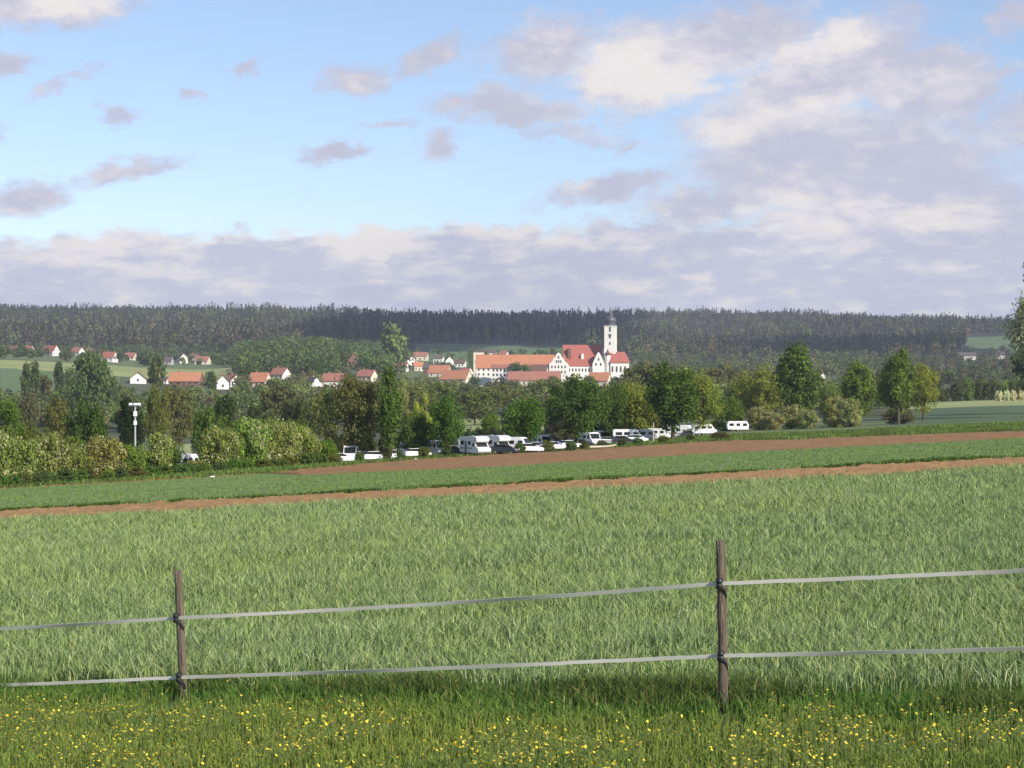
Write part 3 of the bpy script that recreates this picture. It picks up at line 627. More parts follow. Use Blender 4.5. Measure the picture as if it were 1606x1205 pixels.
Hs = [
 ('village_house', 44, 556, 9.5, 8, 3.2, 4.2, -25, CREAM, PINK, 'house with faded red roof, leftmost of the upper left houses'),
 ('village_house', 80, 558, 15.5, 9, 3.0, 5.6, -38, WHITE, RED, 'white house with large bright red roof beside the upper left field', dict(wins=(4, 1), gwins=(2, 2))),
 ('village_house', 122, 558, 10, 8, 3.4, 3.8, -30, WHITE, PINK, 'small house with dull red roof between the large red roof and the next'),
 ('village_house', 172, 568, 10.5, 8, 3.6, 4.2, -20, WHITE, RED, 'house with red roof and white right corner at the right of the upper left group'),
 ('village_house', 286, 570, 9, 7, 4.2, 3.6, -65, WHITE, DARK, 'small white house among the garden trees above the pale meadow'),
 ('village_house', 264, 572, 7, 6, 3.0, 2.6, -10, GREYW, DARK, 'tiny grey roofed house left of the small white one above the meadow'),
 ('village_house', 217, 602, 8, 8, 2.4, 3.2, -82, WHITE, BROWN, 'white gable-end house with brown roof in front of the pale meadow'),
 ('village_house', 257, 602, 5, 5, 2.2, 1.2, -10, WHITE, DARK, 'low white flat-looking house left of the long orange roof'),
 ('farmhouse', 292, 606, 16, 9, 2.6, 4.2, -6, BRICK, ORANGE, 'low farmhouse with long orange roof below the pale meadow', dict(wins=(5, 1))),
 ('village_house', 349, 611, 6, 6, 3.6, 3.2, -78, WHITE, BROWN, 'white gable-end house, left of the pair right of the globe-shaped tree'),
 ('village_house', 365, 607, 7, 7, 3.0, 3.2, -50, WHITE, PINK, 'white house with dull red roof, right of the pair near the globe-shaped tree'),
 ('village_house', 408, 608, 9.5, 8, 3.0, 4.4, -20, CREAM, ORANGE, 'orange-roofed house half hidden by trees below the knoll'),
 ('village_house', 492, 615, 8, 7, 3.8, 3.2, -62, WHITE, DARK, 'white house with dark roof at the right foot of the knoll', dict(gwins=(2, 2))),
 ('village_house', 524, 610, 11.5, 8, 4.2, 3.6, -12, WHITE, PINK, 'house with long pinkish roof right of the dark-roofed white house'),
 ('barn', 553, 578, 8, 10, 4.5, 5.5, -70, BRICK, RED, 'tall red-roofed barn with dark brick wall among knoll trees', dict(wins=(2, 1), door=False)),
 ('village_house', 643, 574, 11, 11, 3.2, 4.6, -68, WHITE, PINK, 'white gable-end house at the left end of the village centre', dict(gwins=(3, 1))),
 ('village_house', 660, 566, 13, 8, 4.0, 3.4, -8, CREAM, PINK, 'house with pinkish roof behind the white gable-end house'),
 ('village_house', 688, 570, 8.5, 8, 4.0, 3.2, -10, WHITE, DARK, 'white house with grey roof, left of two in the village centre'),
 ('village_house', 704, 572, 6.5, 7, 3.6, 3.4, -75, WHITE, DARK, 'white gable-end house, right of two in the village centre'),
 ('village_house', 674, 588, 9, 8, 5.0, 2.8, -10, BRICK, DARK, 'dark brick house left of the big orange roofs'),
 ('village_house', 690, 592, 15, 10, 3.4, 5.2, -15, CREAM, ORANGE, 'house with big bright orange roof, left of the two orange ones'),
 ('village_house', 716, 602, 19, 11, 3.0, 5.6, -25, CREAM, ORANGE, 'house with the wider orange-brown roof, right of the two orange ones'),
 ('village_house', 762, 606, 17, 11, 2.8, 4.6, 12, WHITE, BROWN, 'house with broad brown roof below the left end of the long wing'),
 ('village_house', 318, 572, 11, 8, 3.2, 3.4, -12, CREAM, PINK, 'house with pinkish roof above the right end of the pale meadow'),
 ('village_house', 306, 566, 8, 7, 2.8, 3.2, 14, WHITE, BROWN, 'small brown-roofed house directly behind the pinkish roof above the meadow'),
 ('village_house', 142, 557, 8, 7, 2.6, 3.4, 20, CREAM, BROWN, 'small brown-roofed house in the trees between dull red roof and bright red roof'),
 ('village_house', 205, 565, 9, 7, 2.8, 3.4, -15, CREAM, PINK, 'low faded roof just right of the upper left group of houses'),
 ('village_house', 20, 553, 9, 8, 2.8, 3.6, 12, CREAM, BROWN, 'brown-roofed house at the left edge among trees under the wood'),
 ('village_house', 440, 596, 9, 8, 3.0, 3.6, -30, WHITE, PINK, 'small pink-roofed house in the trees at the foot of the knoll'),
 ('village_house', 630, 582, 9, 7, 3.2, 3.4, -15, WHITE, RED, 'small red-roofed house just left of the white gable-end house in the centre'),
 ('village_house', 656, 582, 8, 8, 3.6, 3.4, 15, CREAM, ORANGE, 'orange-roofed house squeezed between white gable-end house and dark brick house'),
 ('village_house', 722, 576, 9, 8, 3.2, 3.2, -12, WHITE, BROWN, 'white house with brown roof left of the pale square block'),
 ('village_house', 731, 590, 8, 7, 3.0, 3.0, -35, WHITE, RED, 'small red-roofed house touching the left end of the long wing'),
 ('village_house', 768, 560, 13, 8, 4.0, 2.4, -5, CREAM, DARK, 'pale long house on the slope behind the long wing'),
 ('village_house', 790, 562, 8, 7, 3.6, 3.0, -25, WHITE, PINK, 'small pale house right of the long one behind the wing'),
 ('village_house', 576, 598, 10, 8, 3.0, 3.6, -25, CREAM, PINK, 'dull pink-roofed house showing over the wide dark brown-green tree'),
 ('village_house', 1289, 597, 3, 4, 3.4, 2.4, -70, WHITE, DARK, 'lone small white house at the foot of the right hill'),
 ('village_house', 1516, 556, 17, 8, 4, 3.2, -10, WHITE, DARK, 'distant white house with grey roof under the far right field'),
 ('village_house', 1569, 560, 8, 7, 4, 3.2, -10, WHITE, DARK, 'tiny distant white house at the right under the far right field'),
]
# belts of trees over the valley and the hillside
def belt(n, px0, px1, ylo, yhi, dlo, dhi, cols, kinds, hpx, wf, label, group, seed, name='hillside_tree', avoid=()):
    r_ = random.Random(seed); k = 0; tries = 0
    while k < n and tries < n*60:
        tries += 1; px = r_.uniform(px0, px1); d = dlo*(dhi/dlo)**r_.random(); y = row(px, d)
        if y < ylo or y > yhi: continue
        hp = r_.uniform(*hpx)*1000/d
        if any(a <= px <= b and y-hp < q and y > p-6 and d < dm for a, b, p, q, dm in avoid): continue
        if any(a-hp*.2 <= px <= b+hp*.2 and y-hp < q and d < dm+6 for a, b, q, dm in HV): continue
        kd = r_.choice(kinds); w_ = hp*{'round': .95, 'tall': .7, 'column': .33, 'conifer': .42, 'spread': 1.1, 'bush': 1.5, 'airy': .8}[kd]*wf*r_.uniform(.8, 1.25)
        x = X(px, d); c = r_.choice(cols); c = tuple(q*r_.uniform(.85, 1.15) for q in c)
        make_tree(name, kd, (x, d, hz(x, d)), hp/F*d, w_/F*d, c, r_.uniform(0, 6), 1 if d < 620 else 2, r_.randrange(3), label, 'tree', group); k += 1
AV = [(0, 365, 563, 600, 1100), (735, 995, 540, 600, 1160), (795, 885, 580, 600, 1120)]
HV = []
for h_ in Hs:
    dh = d_at(h_[1], h_[2]); wp = h_[3]/dh*F*.5; HV.append((h_[1]-wp, h_[1]+wp, h_[2]-2-(h_[5]+h_[6])/dh*F*.42, dh))
COLS = [OL, BR, GY_, (.095, .12, .05), (.08, .105, .045), (.12, .14, .06)]
belt(46, -60, 480, 600, 672, 440, 960, COLS, ['round', 'round', 'tall', 'spread'], (16, 26), 1.1, 'olive spring tree in the belt between the hedge and the left village houses', 'trees between hedge and left houses', 1, avoid=AV)
belt(34, 480, 1000, 598, 650, 560, 1000, COLS, ['round', 'round', 'spread'], (14, 22), 1.15, 'tree in the wooded strip directly below the church and its long wing', 'trees below the church', 2, avoid=AV)
belt(30, 1000, 1320, 590, 640, 520, 1100, [OL, BR, (.13, .14, .05), (.10, .12, .05)], ['round', 'round', 'tall'], (22, 34), 1.1, 'olive or brownish tree in the belt right of the church', 'trees right of the church', 3)
belt(34, 1000, 1420, 552, 606, 1000, 1900, [OL, (.10, .12, .055), GY_, (.07, .09, .04)], ['round', 'round', 'tall', 'conifer'], (18, 26), 1.2, 'small distant tree at the foot of the wooded hill right of the church', 'trees at the foot of the right hill', 4)
belt(52, 385, 625, 540, 606, 930, 1900, [(.085, .115, .045), (.07, .095, .04), (.11, .13, .05), GY_], ['round', 'round', 'spread', 'tall'], (20, 30), 1.2, 'green rounded tree on the wooded knoll left of the church', 'trees on the knoll', 5, avoid=AV)
belt(30, -60, 400, 545, 562, 1250, 1900, [(.075, .10, .045), (.10, .13, .06), GY_], ['round', 'round', 'bush'], (15, 22), 1.2, 'garden tree among the upper left houses under the wood', 'trees among the upper left houses', 6, avoid=AV)
belt(22, 640, 900, 545, 590, 1250, 1900, [(.085, .115, .05), (.11, .14, .06), (.05, .07, .04)], ['round', 'bush', 'tall'], (12, 18), 1.2, 'small tree behind the village and the long monastery wing', 'trees behind the village', 7, avoid=AV)
belt(40, 1425, 1700, 560, 622, 640, 1500, [GY_, (.055, .07, .035), BR, (.09, .10, .06), (.14, .11, .08)], ['round', 'conifer', 'tall', 'round'], (12, 24), 1.1, 'mixed dark or reddish tree beyond the far right fields', 'trees beyond the right fields', 8)
for i in range(9):
    px = 1462+i*19; T('field_hedge_bush', 'bush', px, 592+rt.uniform(-3, 6) if i > 1 else 605, 30, 690, [(.12, .15, .045), (.085, .10, .045), (.07, .085, .04)][i % 3], 'rounded bush in the hedge along the far edge of the right field', 'bush', 'bushes along the far edge of the right field')
for px in (1566, 1578, 1590, 1603):
    T('white_blossom_bush', 'bush', px, 611, 13, 655, (.5, .5, .42), 'small white flowering bush at the far right edge of the field', 'bush', 'white bushes at far right', True, lod=1)

# ------------------------------------------------------------------ the wood on the ridge (one far mass)
def forest(name, n, seed, label, dlo=1900., dhi=3350.):
    rg = np.random.RandomState(seed); u = rg.uniform(-420, 2050, n); d = np.sqrt(rg.uniform(dlo**2, dhi**2, n))
    # more trees along the crest, which is what the sky shows
    m = n//7; d[:m] = rg.uniform(3080, 3330, m)
    x = (u-CX)/F*d
    lo = interp(u, [(-400, 1950), (0, 1920), (250, 1900), (420, 1850), (640, 2120), (900, 2150), (960, 1900), (1200, 1850), (1500, 1900), (1520, 2560), (1700, 2560), (2100, 2500)])
    k = d > lo; x, d, u = x[k], d[k], u[k]; n = len(x); z = H(x, d)
    patch = vnoise(x+9000, d*.7, 130., 5); p2 = vnoise(x+9000, d*.7, 45., 8)
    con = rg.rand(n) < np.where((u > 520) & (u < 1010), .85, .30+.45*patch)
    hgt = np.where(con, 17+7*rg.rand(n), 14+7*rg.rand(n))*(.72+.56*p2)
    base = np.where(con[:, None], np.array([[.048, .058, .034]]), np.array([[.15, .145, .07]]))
    base = np.where((con & (u > 560) & (u < 960))[:, None], base*np.array([[.34, .40, .58]]), base)*.82*(.88+.24*rg.rand(n)[:, None])*(.6+.8*patch[:, None])  # bluish cloud shade over the middle of the ridge painted into the conifer colour
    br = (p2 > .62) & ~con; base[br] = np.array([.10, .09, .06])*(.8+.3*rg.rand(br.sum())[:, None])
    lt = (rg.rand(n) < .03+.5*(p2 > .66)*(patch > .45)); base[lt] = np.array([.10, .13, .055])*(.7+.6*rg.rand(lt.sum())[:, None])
    Vs, Fs, Cs, Ts = [], [], [], []
    off = 0
    # conifers: three stacked ragged cones of leaf-like triangles as quads
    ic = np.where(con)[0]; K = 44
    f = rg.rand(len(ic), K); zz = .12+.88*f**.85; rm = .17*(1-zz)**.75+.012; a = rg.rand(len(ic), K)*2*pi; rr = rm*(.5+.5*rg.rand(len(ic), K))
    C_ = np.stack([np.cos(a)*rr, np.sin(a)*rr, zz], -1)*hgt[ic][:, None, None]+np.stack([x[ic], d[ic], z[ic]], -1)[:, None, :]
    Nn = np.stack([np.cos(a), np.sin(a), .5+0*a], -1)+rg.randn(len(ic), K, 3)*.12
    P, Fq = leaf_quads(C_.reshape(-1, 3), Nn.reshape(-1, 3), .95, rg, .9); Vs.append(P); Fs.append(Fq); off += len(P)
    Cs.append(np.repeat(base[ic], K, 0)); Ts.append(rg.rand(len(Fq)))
    # broadleaved: cloud of clumps
    ib = np.where(~con)[0]; K = 60; v = rg.randn(len(ib), K, 3); v /= np.linalg.norm(v, axis=2, keepdims=True)
    rr = (.75+.35*rg.rand(len(ib), K))[:, :, None]; C_ = v*rr*np.array([.32, .32, .38])+np.array([0, 0, .60])
    C_ = C_*hgt[ib][:, None, None]+np.stack([x[ib], d[ib], z[ib]], -1)[:, None, :]
    P, Fq = leaf_quads(C_.reshape(-1, 3), (v+rg.randn(*v.shape)*.18).reshape(-1, 3), 1.3, rg, .9); Vs.append(P); Fs.append(Fq+off); Cs.append(np.repeat(base[ib], K, 0)); Ts.append(rg.rand(len(Fq)))
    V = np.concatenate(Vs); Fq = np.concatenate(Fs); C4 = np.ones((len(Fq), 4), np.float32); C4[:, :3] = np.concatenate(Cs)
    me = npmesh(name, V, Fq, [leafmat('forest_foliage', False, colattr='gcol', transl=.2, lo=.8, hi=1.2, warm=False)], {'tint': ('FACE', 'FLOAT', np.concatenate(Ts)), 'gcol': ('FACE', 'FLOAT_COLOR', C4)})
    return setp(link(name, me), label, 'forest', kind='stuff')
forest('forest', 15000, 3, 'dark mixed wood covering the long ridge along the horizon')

# wooded masses between and behind the trees one can tell apart
def mass(name, n, px0, px1, ylo, yhi, dlo, dhi, hlo, hhi, K, ls, cols, label, seed, hm=0):
    rg = np.random.RandomState(seed); u = rg.uniform(px0, px1, n*6); d = dlo*(dhi/dlo)**rg.rand(n*6); x = (u-CX)/F*d; z = H(x, d); y = HY-F*z/d
    h = rg.uniform(hlo, hhi, len(u)); hp = h/d*F; k = (y > ylo) & (y < yhi)
    for a, b, p, q, dm in AV: k &= ~((u > a-4) & (u < b+4) & (y-hp < q) & (y > p-6) & (d < dm))
    for a, b, q, dm in HV: k &= ~((u > a-hp*.22) & (u < b+hp*.22) & (y-hp < q) & (d < dm+6) & (rg.rand(len(u)) < .93))
    k &= ~((u > 705) & (u < 800) & (y-hp < 664) & (y > 640)); k &= ~((u > 262) & (u < 288) & (y-hp < 668) & (y > 650))
    i = np.where(k)[0][:n]; x, d, z, h = x[i], d[i], z[i], h[i]; n = len(i)
    cc = np.array(cols)[rg.randint(0, len(cols), n)]*np.array([1.18, 1.26, 1.1])*(.8+.4*rg.rand(n))[:, None]
    # each crown: a few clumps, leaves on the clumps
    nc_ = 9; v = rg.randn(n, nc_, 3); v /= np.linalg.norm(v, axis=2, keepdims=True); cen = v*np.array([.27, .27, .27])*(rg.rand(n, nc_, 1)**.4)+np.array([0, 0, .52])
    ci = rg.randint(0, nc_, (n, K)); c0 = np.take_along_axis(cen, ci[:, :, None].repeat(3, 2), 1); w = rg.randn(n, K, 3); w /= np.linalg.norm(w, axis=2, keepdims=True)
    C_ = (c0+w*(.14+.09*rg.rand(n, K, 1)))*np.stack([h*(.8+.5*rg.rand(n))]*2+[h], -1)[:, None, :]+np.stack([x, d, z], -1)[:, None, :]
    ct = np.take_along_axis(rg.rand(n, nc_), ci, 1); tint = np.clip(.4*ct+.6*rg.rand(n, K), 0, 1)
    P, Fq = leaf_quads(C_.reshape(-1, 3), (w+rg.randn(*w.shape)*.5+np.array([0, 0, .3])).reshape(-1, 3), ls, rg, .85)
    C4 = np.ones((len(Fq), 4), np.float32); C4[:, :3] = np.repeat(cc, K, 0)
    me = npmesh(name, P, Fq, [MASSM], {'tint': ('FACE', 'FLOAT', tint.ravel()), 'gcol': ('FACE', 'FLOAT_COLOR', C4)})
    return setp(link(name, me), label, 'woodland', kind='stuff')
MASSM = leafmat('woodland_foliage', False, colattr='gcol', transl=.3, lo=.55, hi=1.45)
SP = [(.14, .155, .06), (.125, .12, .065), (.12, .14, .075), (.11, .15, .055), (.085, .115, .045), (.165, .185, .075), (.14, .13, .08)]
mass('woodland', 420, -120, 500, 606, 680, 400, 1000, 7, 12, 300, .42, SP, 'brushy woodland filling the valley between hedge and left village', 51)
mass('woodland', 520, 480, 1010, 596, 668, 430, 1050, 6, 11, 280, .42, SP, 'olive brown wood filling the valley below the church and village', 52)
mass('woodland', 460, 1000, 1420, 575, 655, 430, 1100, 8, 13, 280, .45, SP, 'olive wood filling the valley right of the church', 53)
mass('woodland', 330, 1000, 1440, 545, 600, 1100, 1950, 11, 17, 120, .8, [(.11, .12, .055), (.09, .11, .05), (.13, .13, .07), (.07, .085, .045)], 'wooded foot of the hill right of the church', 54)
mass('woodland', 420, 370, 640, 520, 600, 950, 1950, 12, 19, 130, .8, [(.085, .12, .045), (.07, .10, .04), (.11, .14, .055), (.10, .105, .06)], 'green wood covering the knoll left of the church', 55)
mass('woodland', 900, -150, 640, 534, 577, 1250, 1990, 7, 12, 110, .7, [(.085, .11, .05), (.10, .13, .06), (.06, .075, .04), (.12, .11, .08)], 'line of garden trees and scrub under the left end of the ridge wood', 56)
mass('woodland', 200, 600, 1000, 545, 588, 1230, 1900, 6, 11, 110, .6, [(.085, .11, .05), (.10, .13, .06), (.12, .12, .07)], 'scrub and gardens behind the village and monastery', 57)
mass('woodland', 420, 1425, 1800, 548, 618, 700, 2050, 8, 14, 140, .6, [(.07, .085, .045), (.10, .09, .06), (.09, .11, .05), (.12, .10, .08), (.045, .06, .035)], 'mixed wood beyond the right fields', 58)

# ------------------------------------------------------------------ buildings
def building(name, px, by, w, dep, hw, hr, rot, wall, roof, label, dist=None, wins=(3, 1), gwins=(1, 1), chim=1, hip=False, cat='house', group=None, eave=.45, dz=0, door=True):
    """gabled building: ridge along local X; front is -Y"""
    d = dist or d_at(px, by); x = X(px, d); z = hz(x, d) if dist is None else -(by-HY)/F*d
    r = link(name, None, loc=(x, d, z+dz)); r.rotation_euler = (0, 0, R(rot)); setp(r, label, cat, group)
    a, b = w/2, dep/2
    bm = bmesh.new()
    if hip: box(bm, -a, a, -b, b, -5, hw)
    else: prism(bm, [(-b, -5), (b, -5), (b, hw), (0, hw+hr-.12), (-b, hw)], -a, a, 'x')
    bmesh_obj('wall', bm, wall, r)
    bm = bmesh.new(); e = eave; th = .28; k = hr/b
    if hip:
        hh = min(b, a*.6); vs = [bm.verts.new(p) for p in ((-a-e, -b-e, hw-.02), (a+e, -b-e, hw-.02), (a+e, b+e, hw-.02), (-a-e, b+e, hw-.02), (-a+hh, 0, hw+hr), (a-hh, 0, hw+hr))]
        for f in ((0, 3, 2, 1), (0, 1, 5, 4), (2, 3, 4, 5), (1, 2, 5), (3, 0, 4)): bm.faces.new([vs[i] for i in f])
    else:
        prism(bm, [(-b-e, hw-k*e), (0, hw+hr), (b+e, hw-k*e), (b+e, hw-k*e+th), (0, hw+hr+th), (-b-e, hw-k*e+th)], -a-e, a+e, 'x')
    ro = bmesh_obj('roof', bm, roof, r)
    for c in range(chim):
        bm = bmesh.new(); cx = (-.25 if c == 0 else .28)*w; box(bm, cx-.4, cx+.4, .2, 1.0, hw+hr*.5, hw+hr+1.2); bmesh_obj('chimney', bm, STONE, ro)
    def win(x0, z0, ww, wh, side='front'):
        bm = bmesh.new()
        if side == 'front': box(bm, x0-ww/2, x0+ww/2, -b-.05, -b+.1, z0, z0+wh)
        elif side == 'right': box(bm, a-.1, a+.05, x0-ww/2, x0+ww/2, z0, z0+wh)
        else: box(bm, -a-.05, -a+.1, x0-ww/2, x0+ww/2, z0, z0+wh)
        bmesh_obj('window', bm, GLASS, r)
    nx, nz = wins
    for j in range(nz):
        for i in range(nx):
            if door and j == 0 and i == nx//2 and nx > 2:
                bm = bmesh.new(); box(bm, (i+.5)/nx*w-a-.55, (i+.5)/nx*w-a+.55, -b-.06, -b+.1, 0, 2.1); bmesh_obj('door', bm, DOOR, r); continue
            win((i+.5)/nx*w-a, 1.0+j*hw/max(nz, 1)*.98, 1.1, 1.35)
    nx, nz = gwins
    for s in ('right', 'left'):
        for j in range(nz):
            for i in range(nx): win((i+.5)/nx*dep-b, 1.0+j*(hw/max(nz-1, 1) if nz > 1 else 0)*.98, 1.0, 1.3, s)
    return r
for h_ in Hs:
    kw = h_[11] if len(h_) > 11 else {}
    building(*h_[:11], **kw)

# church and monastery, all about 1150 m away
DM = 1150.; mp = DM/F
def zrow(y): return -(y-HY)/F*DM
# long wing
building('monastery_wing', 808, 592, 122*mp, 12, 15*mp, 20*mp, 0, WHITE, ORANGE, 'long white monastery wing with an orange roof, left of the church', dist=DM+6, wins=(16, 2), gwins=(3, 2), chim=2, cat='monastery', door=False)
building('monastery_tower_block', 751, 592, 17*mp, 7, 41*mp, 1.0, 0, CREAM, DARK, 'pale square block rising behind the left end of the long wing', dist=DM+28, wins=(2, 2), chim=0, cat='building', door=False)
building('monastery_lodge', 790, 600, 34*mp, 9, 22*mp, 2.0, -8, WHITE, PINK, 'tall white front with rows of windows standing before the long wing', dist=DM-12, wins=(6, 3), gwins=(2, 2), chim=0, cat='building', door=False)
building('monastery_outbuilding', 838, 606, 78*mp, 10, 9*mp, 13*mp, -4, CREAM, PINK, 'low building with long dull red roof before the monastery', dist=DM-38, wins=(8, 1), chim=1, cat='building')
building('monastery_stable', 845, 594, 26*mp, 8, 4.5, 3.6, -10, CREAM, BROWN, 'small dark-red roofed building left of the curved gable front', dist=DM-20, wins=(3, 1), chim=0, cat='building')
building('monastery_annex', 941, 608, 30*mp, 9, 4, 4.6, -20, CREAM, ORANGE, 'orange-roofed annex half hidden by trees below the tower', dist=DM-40, wins=(3, 1), chim=0, cat='building')
# baroque gable front
r = link('gabled_front_building', None, loc=(X(876, DM-14), DM-14, zrow(592))); r.rotation_euler = (0, 0, R(-4))
setp(r, 'white building front with a curved baroque gable and rows of windows', 'building')
bm = bmesh.new(); W2 = 14.6*mp; h0 = 21*mp; hp_ = 38*mp
outl = [(-W2, -5), (W2, -5), (W2, h0), (W2*.86, h0+.3), (W2*.66, h0+1.5), (W2*.5, h0+3.2), (W2*.32, h0+4.0), (W2*.24, h0+5.4), (0, hp_), (-W2*.24, h0+5.4), (-W2*.32, h0+4.0), (-W2*.5, h0+3.2), (-W2*.66, h0+1.5), (-W2*.86, h0+.3), (-W2, h0)]
prism(bm, outl, 0, .7, 'y'); box(bm, -W2+.05, W2-.05, .7, 16, -5, h0-.3); bmesh_obj('wall', bm, WHITE, r)
bm = bmesh.new(); prism(bm, [(-W2-.3, h0-.4), (W2+.3, h0-.4), (0, h0+5.2)], .72, 16.5, 'y'); bmesh_obj('roof', bm, RED, r)
for j, (zz, xs) in enumerate([(2.2, (-3.9, -1.95, 0, 1.95, 3.9)), (5.2, (-3.9, -1.95, 0, 1.95, 3.9)), (8.4, (-1.3, 0, 1.3)), (10.9, (0,))]):
    for xx in xs:
        bm = bmesh.new(); box(bm, xx-.42, xx+.42, -.05, .1, zz, zz+1.5); bmesh_obj('window', bm, GLASS, r)
# church
DC = DM+2
r = link('church', None, loc=(X(930, DC), DC, zrow(592))); setp(r, 'white church with steep red roof and an onion-domed bell tower', 'church')
zb = zrow(592); gx = lambda px: X(px, DC)-X(930, DC); gz = lambda y: -(y-592)*mp
bm = bmesh.new(); x0, x1 = gx(884), gx(944); prism(bm, [(4, -5), (17, -5), (17, gz(571)), (10.5, gz(542)), (4, gz(571))], x0, x1, 'x'); bmesh_obj('nave_wall', bm, WHITE, r)
bm = bmesh.new(); prism(bm, [(3.5, gz(573)), (10.5, gz(541)), (17.5, gz(573)), (17.5, gz(572)), (10.5, gz(540)), (3.5, gz(572))], x0-.4, x1+.4, 'x'); nr = bmesh_obj('roof', bm, RED, r)
for px_ in (914,):
    bm = bmesh.new(); prism(bm, [(gx(px_)-.9, gz(563)), (gx(px_)+.9, gz(563)), (gx(px_)+.9, gz(557)), (gx(px_), gz(553)), (gx(px_)-.9, gz(557))], 4.6, 8.6, 'y'); bmesh_obj('dormer', bm, WHITE, nr)
bm = bmesh.new(); box(bm, gx(893)-.9, gx(893)+.9, 5.5, 8.5, gz(566), gz(546)); bmesh_obj('chimney', bm, BROWN, nr)
# lower front aisle with wall
bm = bmesh.new(); box(bm, gx(889), gx(938), -1, 3.8, -5, gz(574)); bmesh_obj('aisle_wall', bm, WHITE, r)
bm = bmesh.new(); prism(bm, [(-1.5, gz(574.5)), (3.9, gz(563)), (3.9, gz(574.5))], gx(888), gx(940), 'x'); bmesh_obj('aisle_roof', bm, RED, r)
for k in range(9):
    xx = gx(893)+k*(gx(934)-gx(893))/8; bm = bmesh.new(); box(bm, xx-.45, xx+.45, -1.06, -.9, gz(583), gz(578)); bmesh_obj('window', bm, GLASS, r)
# side gable
bm = bmesh.new(); g0, g1 = gx(929), gx(948); gm = (g0+g1)/2
prism(bm, [(g0, -5), (g1, -5), (g1, gz(572)), (g1-.8, gz(566)), (gm+1.4, gz(558)), (gm+.4, gz(553)), (gm-.4, gz(553)), (gm-1.4, gz(558)), (g0+.8, gz(566)), (g0, gz(572))], -3, 3.7, 'y'); bmesh_obj('gable', bm, WHITE, r)
for (xx, zz) in ((gm-1.6, 574), (gm+1.2, 574), (gm, 566)):
    bm = bmesh.new(); box(bm, xx-.45, xx+.45, -3.05, -2.9, gz(zz), gz(zz-4.5)); bmesh_obj('window', bm, GLASS, r)
bm = bmesh.new(); prism(bm, [(g0-.3, gz(573)), (gm, gz(555)), (g1+.3, gz(573))], -2.4, 4, 'y'); bmesh_obj('gable_roof', bm, RED, r)
# tower
tx, ty = gx(958), 4.0; hw_ = 8.9*mp
bm = bmesh.new(); m_ = Matrix.Translation((tx, ty, 0)) @ Matrix.Rotation(R(-9), 4, 'Z')
box(bm, -hw_*1.04, hw_*1.04, -hw_*1.04, hw_*1.04, -5, gz(548), m_); box(bm, -hw_, hw_, -hw_, hw_, gz(548), gz(512), m_)
box(bm, -hw_-.25, hw_+.25, -hw_-.25, hw_+.25, gz(512.4), gz(511), m_); tw = bmesh_obj('tower', bm, WHITE, r)
bm = bmesh.new()
prof = [(hw_*1.12, gz(511)), (hw_*1.08, gz(509.5)), (hw_*.86, gz(507.6)), (hw_*.94, gz(505)), (hw_*1.0, gz(502)), (hw_*.92, gz(499)), (hw_*.66, gz(496.5)), (hw_*.42, gz(495)), (hw_*.36, gz(493.5)), (hw_*.44, gz(492)), (hw_*.34, gz(490)), (hw_*.12, gz(488)), (.12, gz(484))]
lathe(bm, prof, tx, ty, 16); on = bmesh_obj('onion_dome', bm, SLATE, r)
bm = bmesh.new(); box(bm, tx-.1, tx+.1, ty-.1, ty+.1, gz(484.5), gz(480)); box(bm, tx-.6, tx+.6, ty-.09, ty+.09, gz(482.6), gz(482)); bmesh_obj('cross', bm, GOLD, on)
for zz, ww, wh in ((520, 1.1, 3.0), (531, 1.0, 2.0), (541, .9, 1.8)):
    bm = bmesh.new(); box(bm, -ww/2, ww/2, -hw_-.06, -hw_+.1, gz(zz), gz(zz)+wh, m_); bmesh_obj('window', bm, GLASS, tw)
    bm = bmesh.new(); box(bm, -hw_-.06, -hw_+.1, -ww/2, ww/2, gz(zz), gz(zz)+wh, m_); bmesh_obj('window', bm, GLASS, tw)
bm = bmesh.new(); lathe(bm, [(.95, 0), (.95, .12)], 0, 0, 18); bm.transform(Matrix.Translation((tx, ty, gz(526))) @ Matrix.Rotation(R(-9), 4, 'Z') @ Matrix.Translation((0, -hw_-.02, 0)) @ Matrix.Rotation(R(90), 4, 'X')); bmesh_obj('clock_face', bm, SLATE, tw)
# turret with small dome and choir
bm = bmesh.new(); c0_ = gx(953); lathe(bm, [(1.7, -5), (1.7, gz(557))], c0_, -1.5, 10); bmesh_obj('turret', bm, WHITE, r)
bm = bmesh.new(); lathe(bm, [(1.95, gz(557.4)), (2.0, gz(556)), (1.5, gz(553.5)), (.6, gz(551.5)), (.5, gz(550)), (.06, gz(547.5))], c0_, -1.5, 12); bmesh_obj('turret_dome', bm, BROWN, r)
bm = bmesh.new(); a0, a1 = gx(957), gx(986); box(bm, a0, a1, -4, 6, -5, gz(569)); bmesh_obj('choir_wall', bm, WHITE, r)
bm = bmesh.new(); vs = [bm.verts.new(p) for p in ((a0-.2, -4.6, gz(569.2)), (a1+.8, -4.6, gz(569.2)), (a1+.8, 6.6, gz(569.2)), (a0-.2, 6.6, gz(569.2)), (a0-.2, 1, gz(552)), (a1-2.4, 1, gz(552)))]
for f in ((0, 3, 2, 1), (0, 1, 5, 4), (2, 3, 4, 5), (1, 2, 5), (3, 0, 4)): bm.faces.new([vs[i] for i in f])
bmesh_obj('choir_roof', bm, RED, r)
for xx in (960, 966.5, 973, 979.5):
    bm = bmesh.new(); box(bm, gx(xx)-.5, gx(xx)+.5, -4.06, -3.9, gz(584), gz(575)); bmesh_obj('window', bm, GLASS, r)

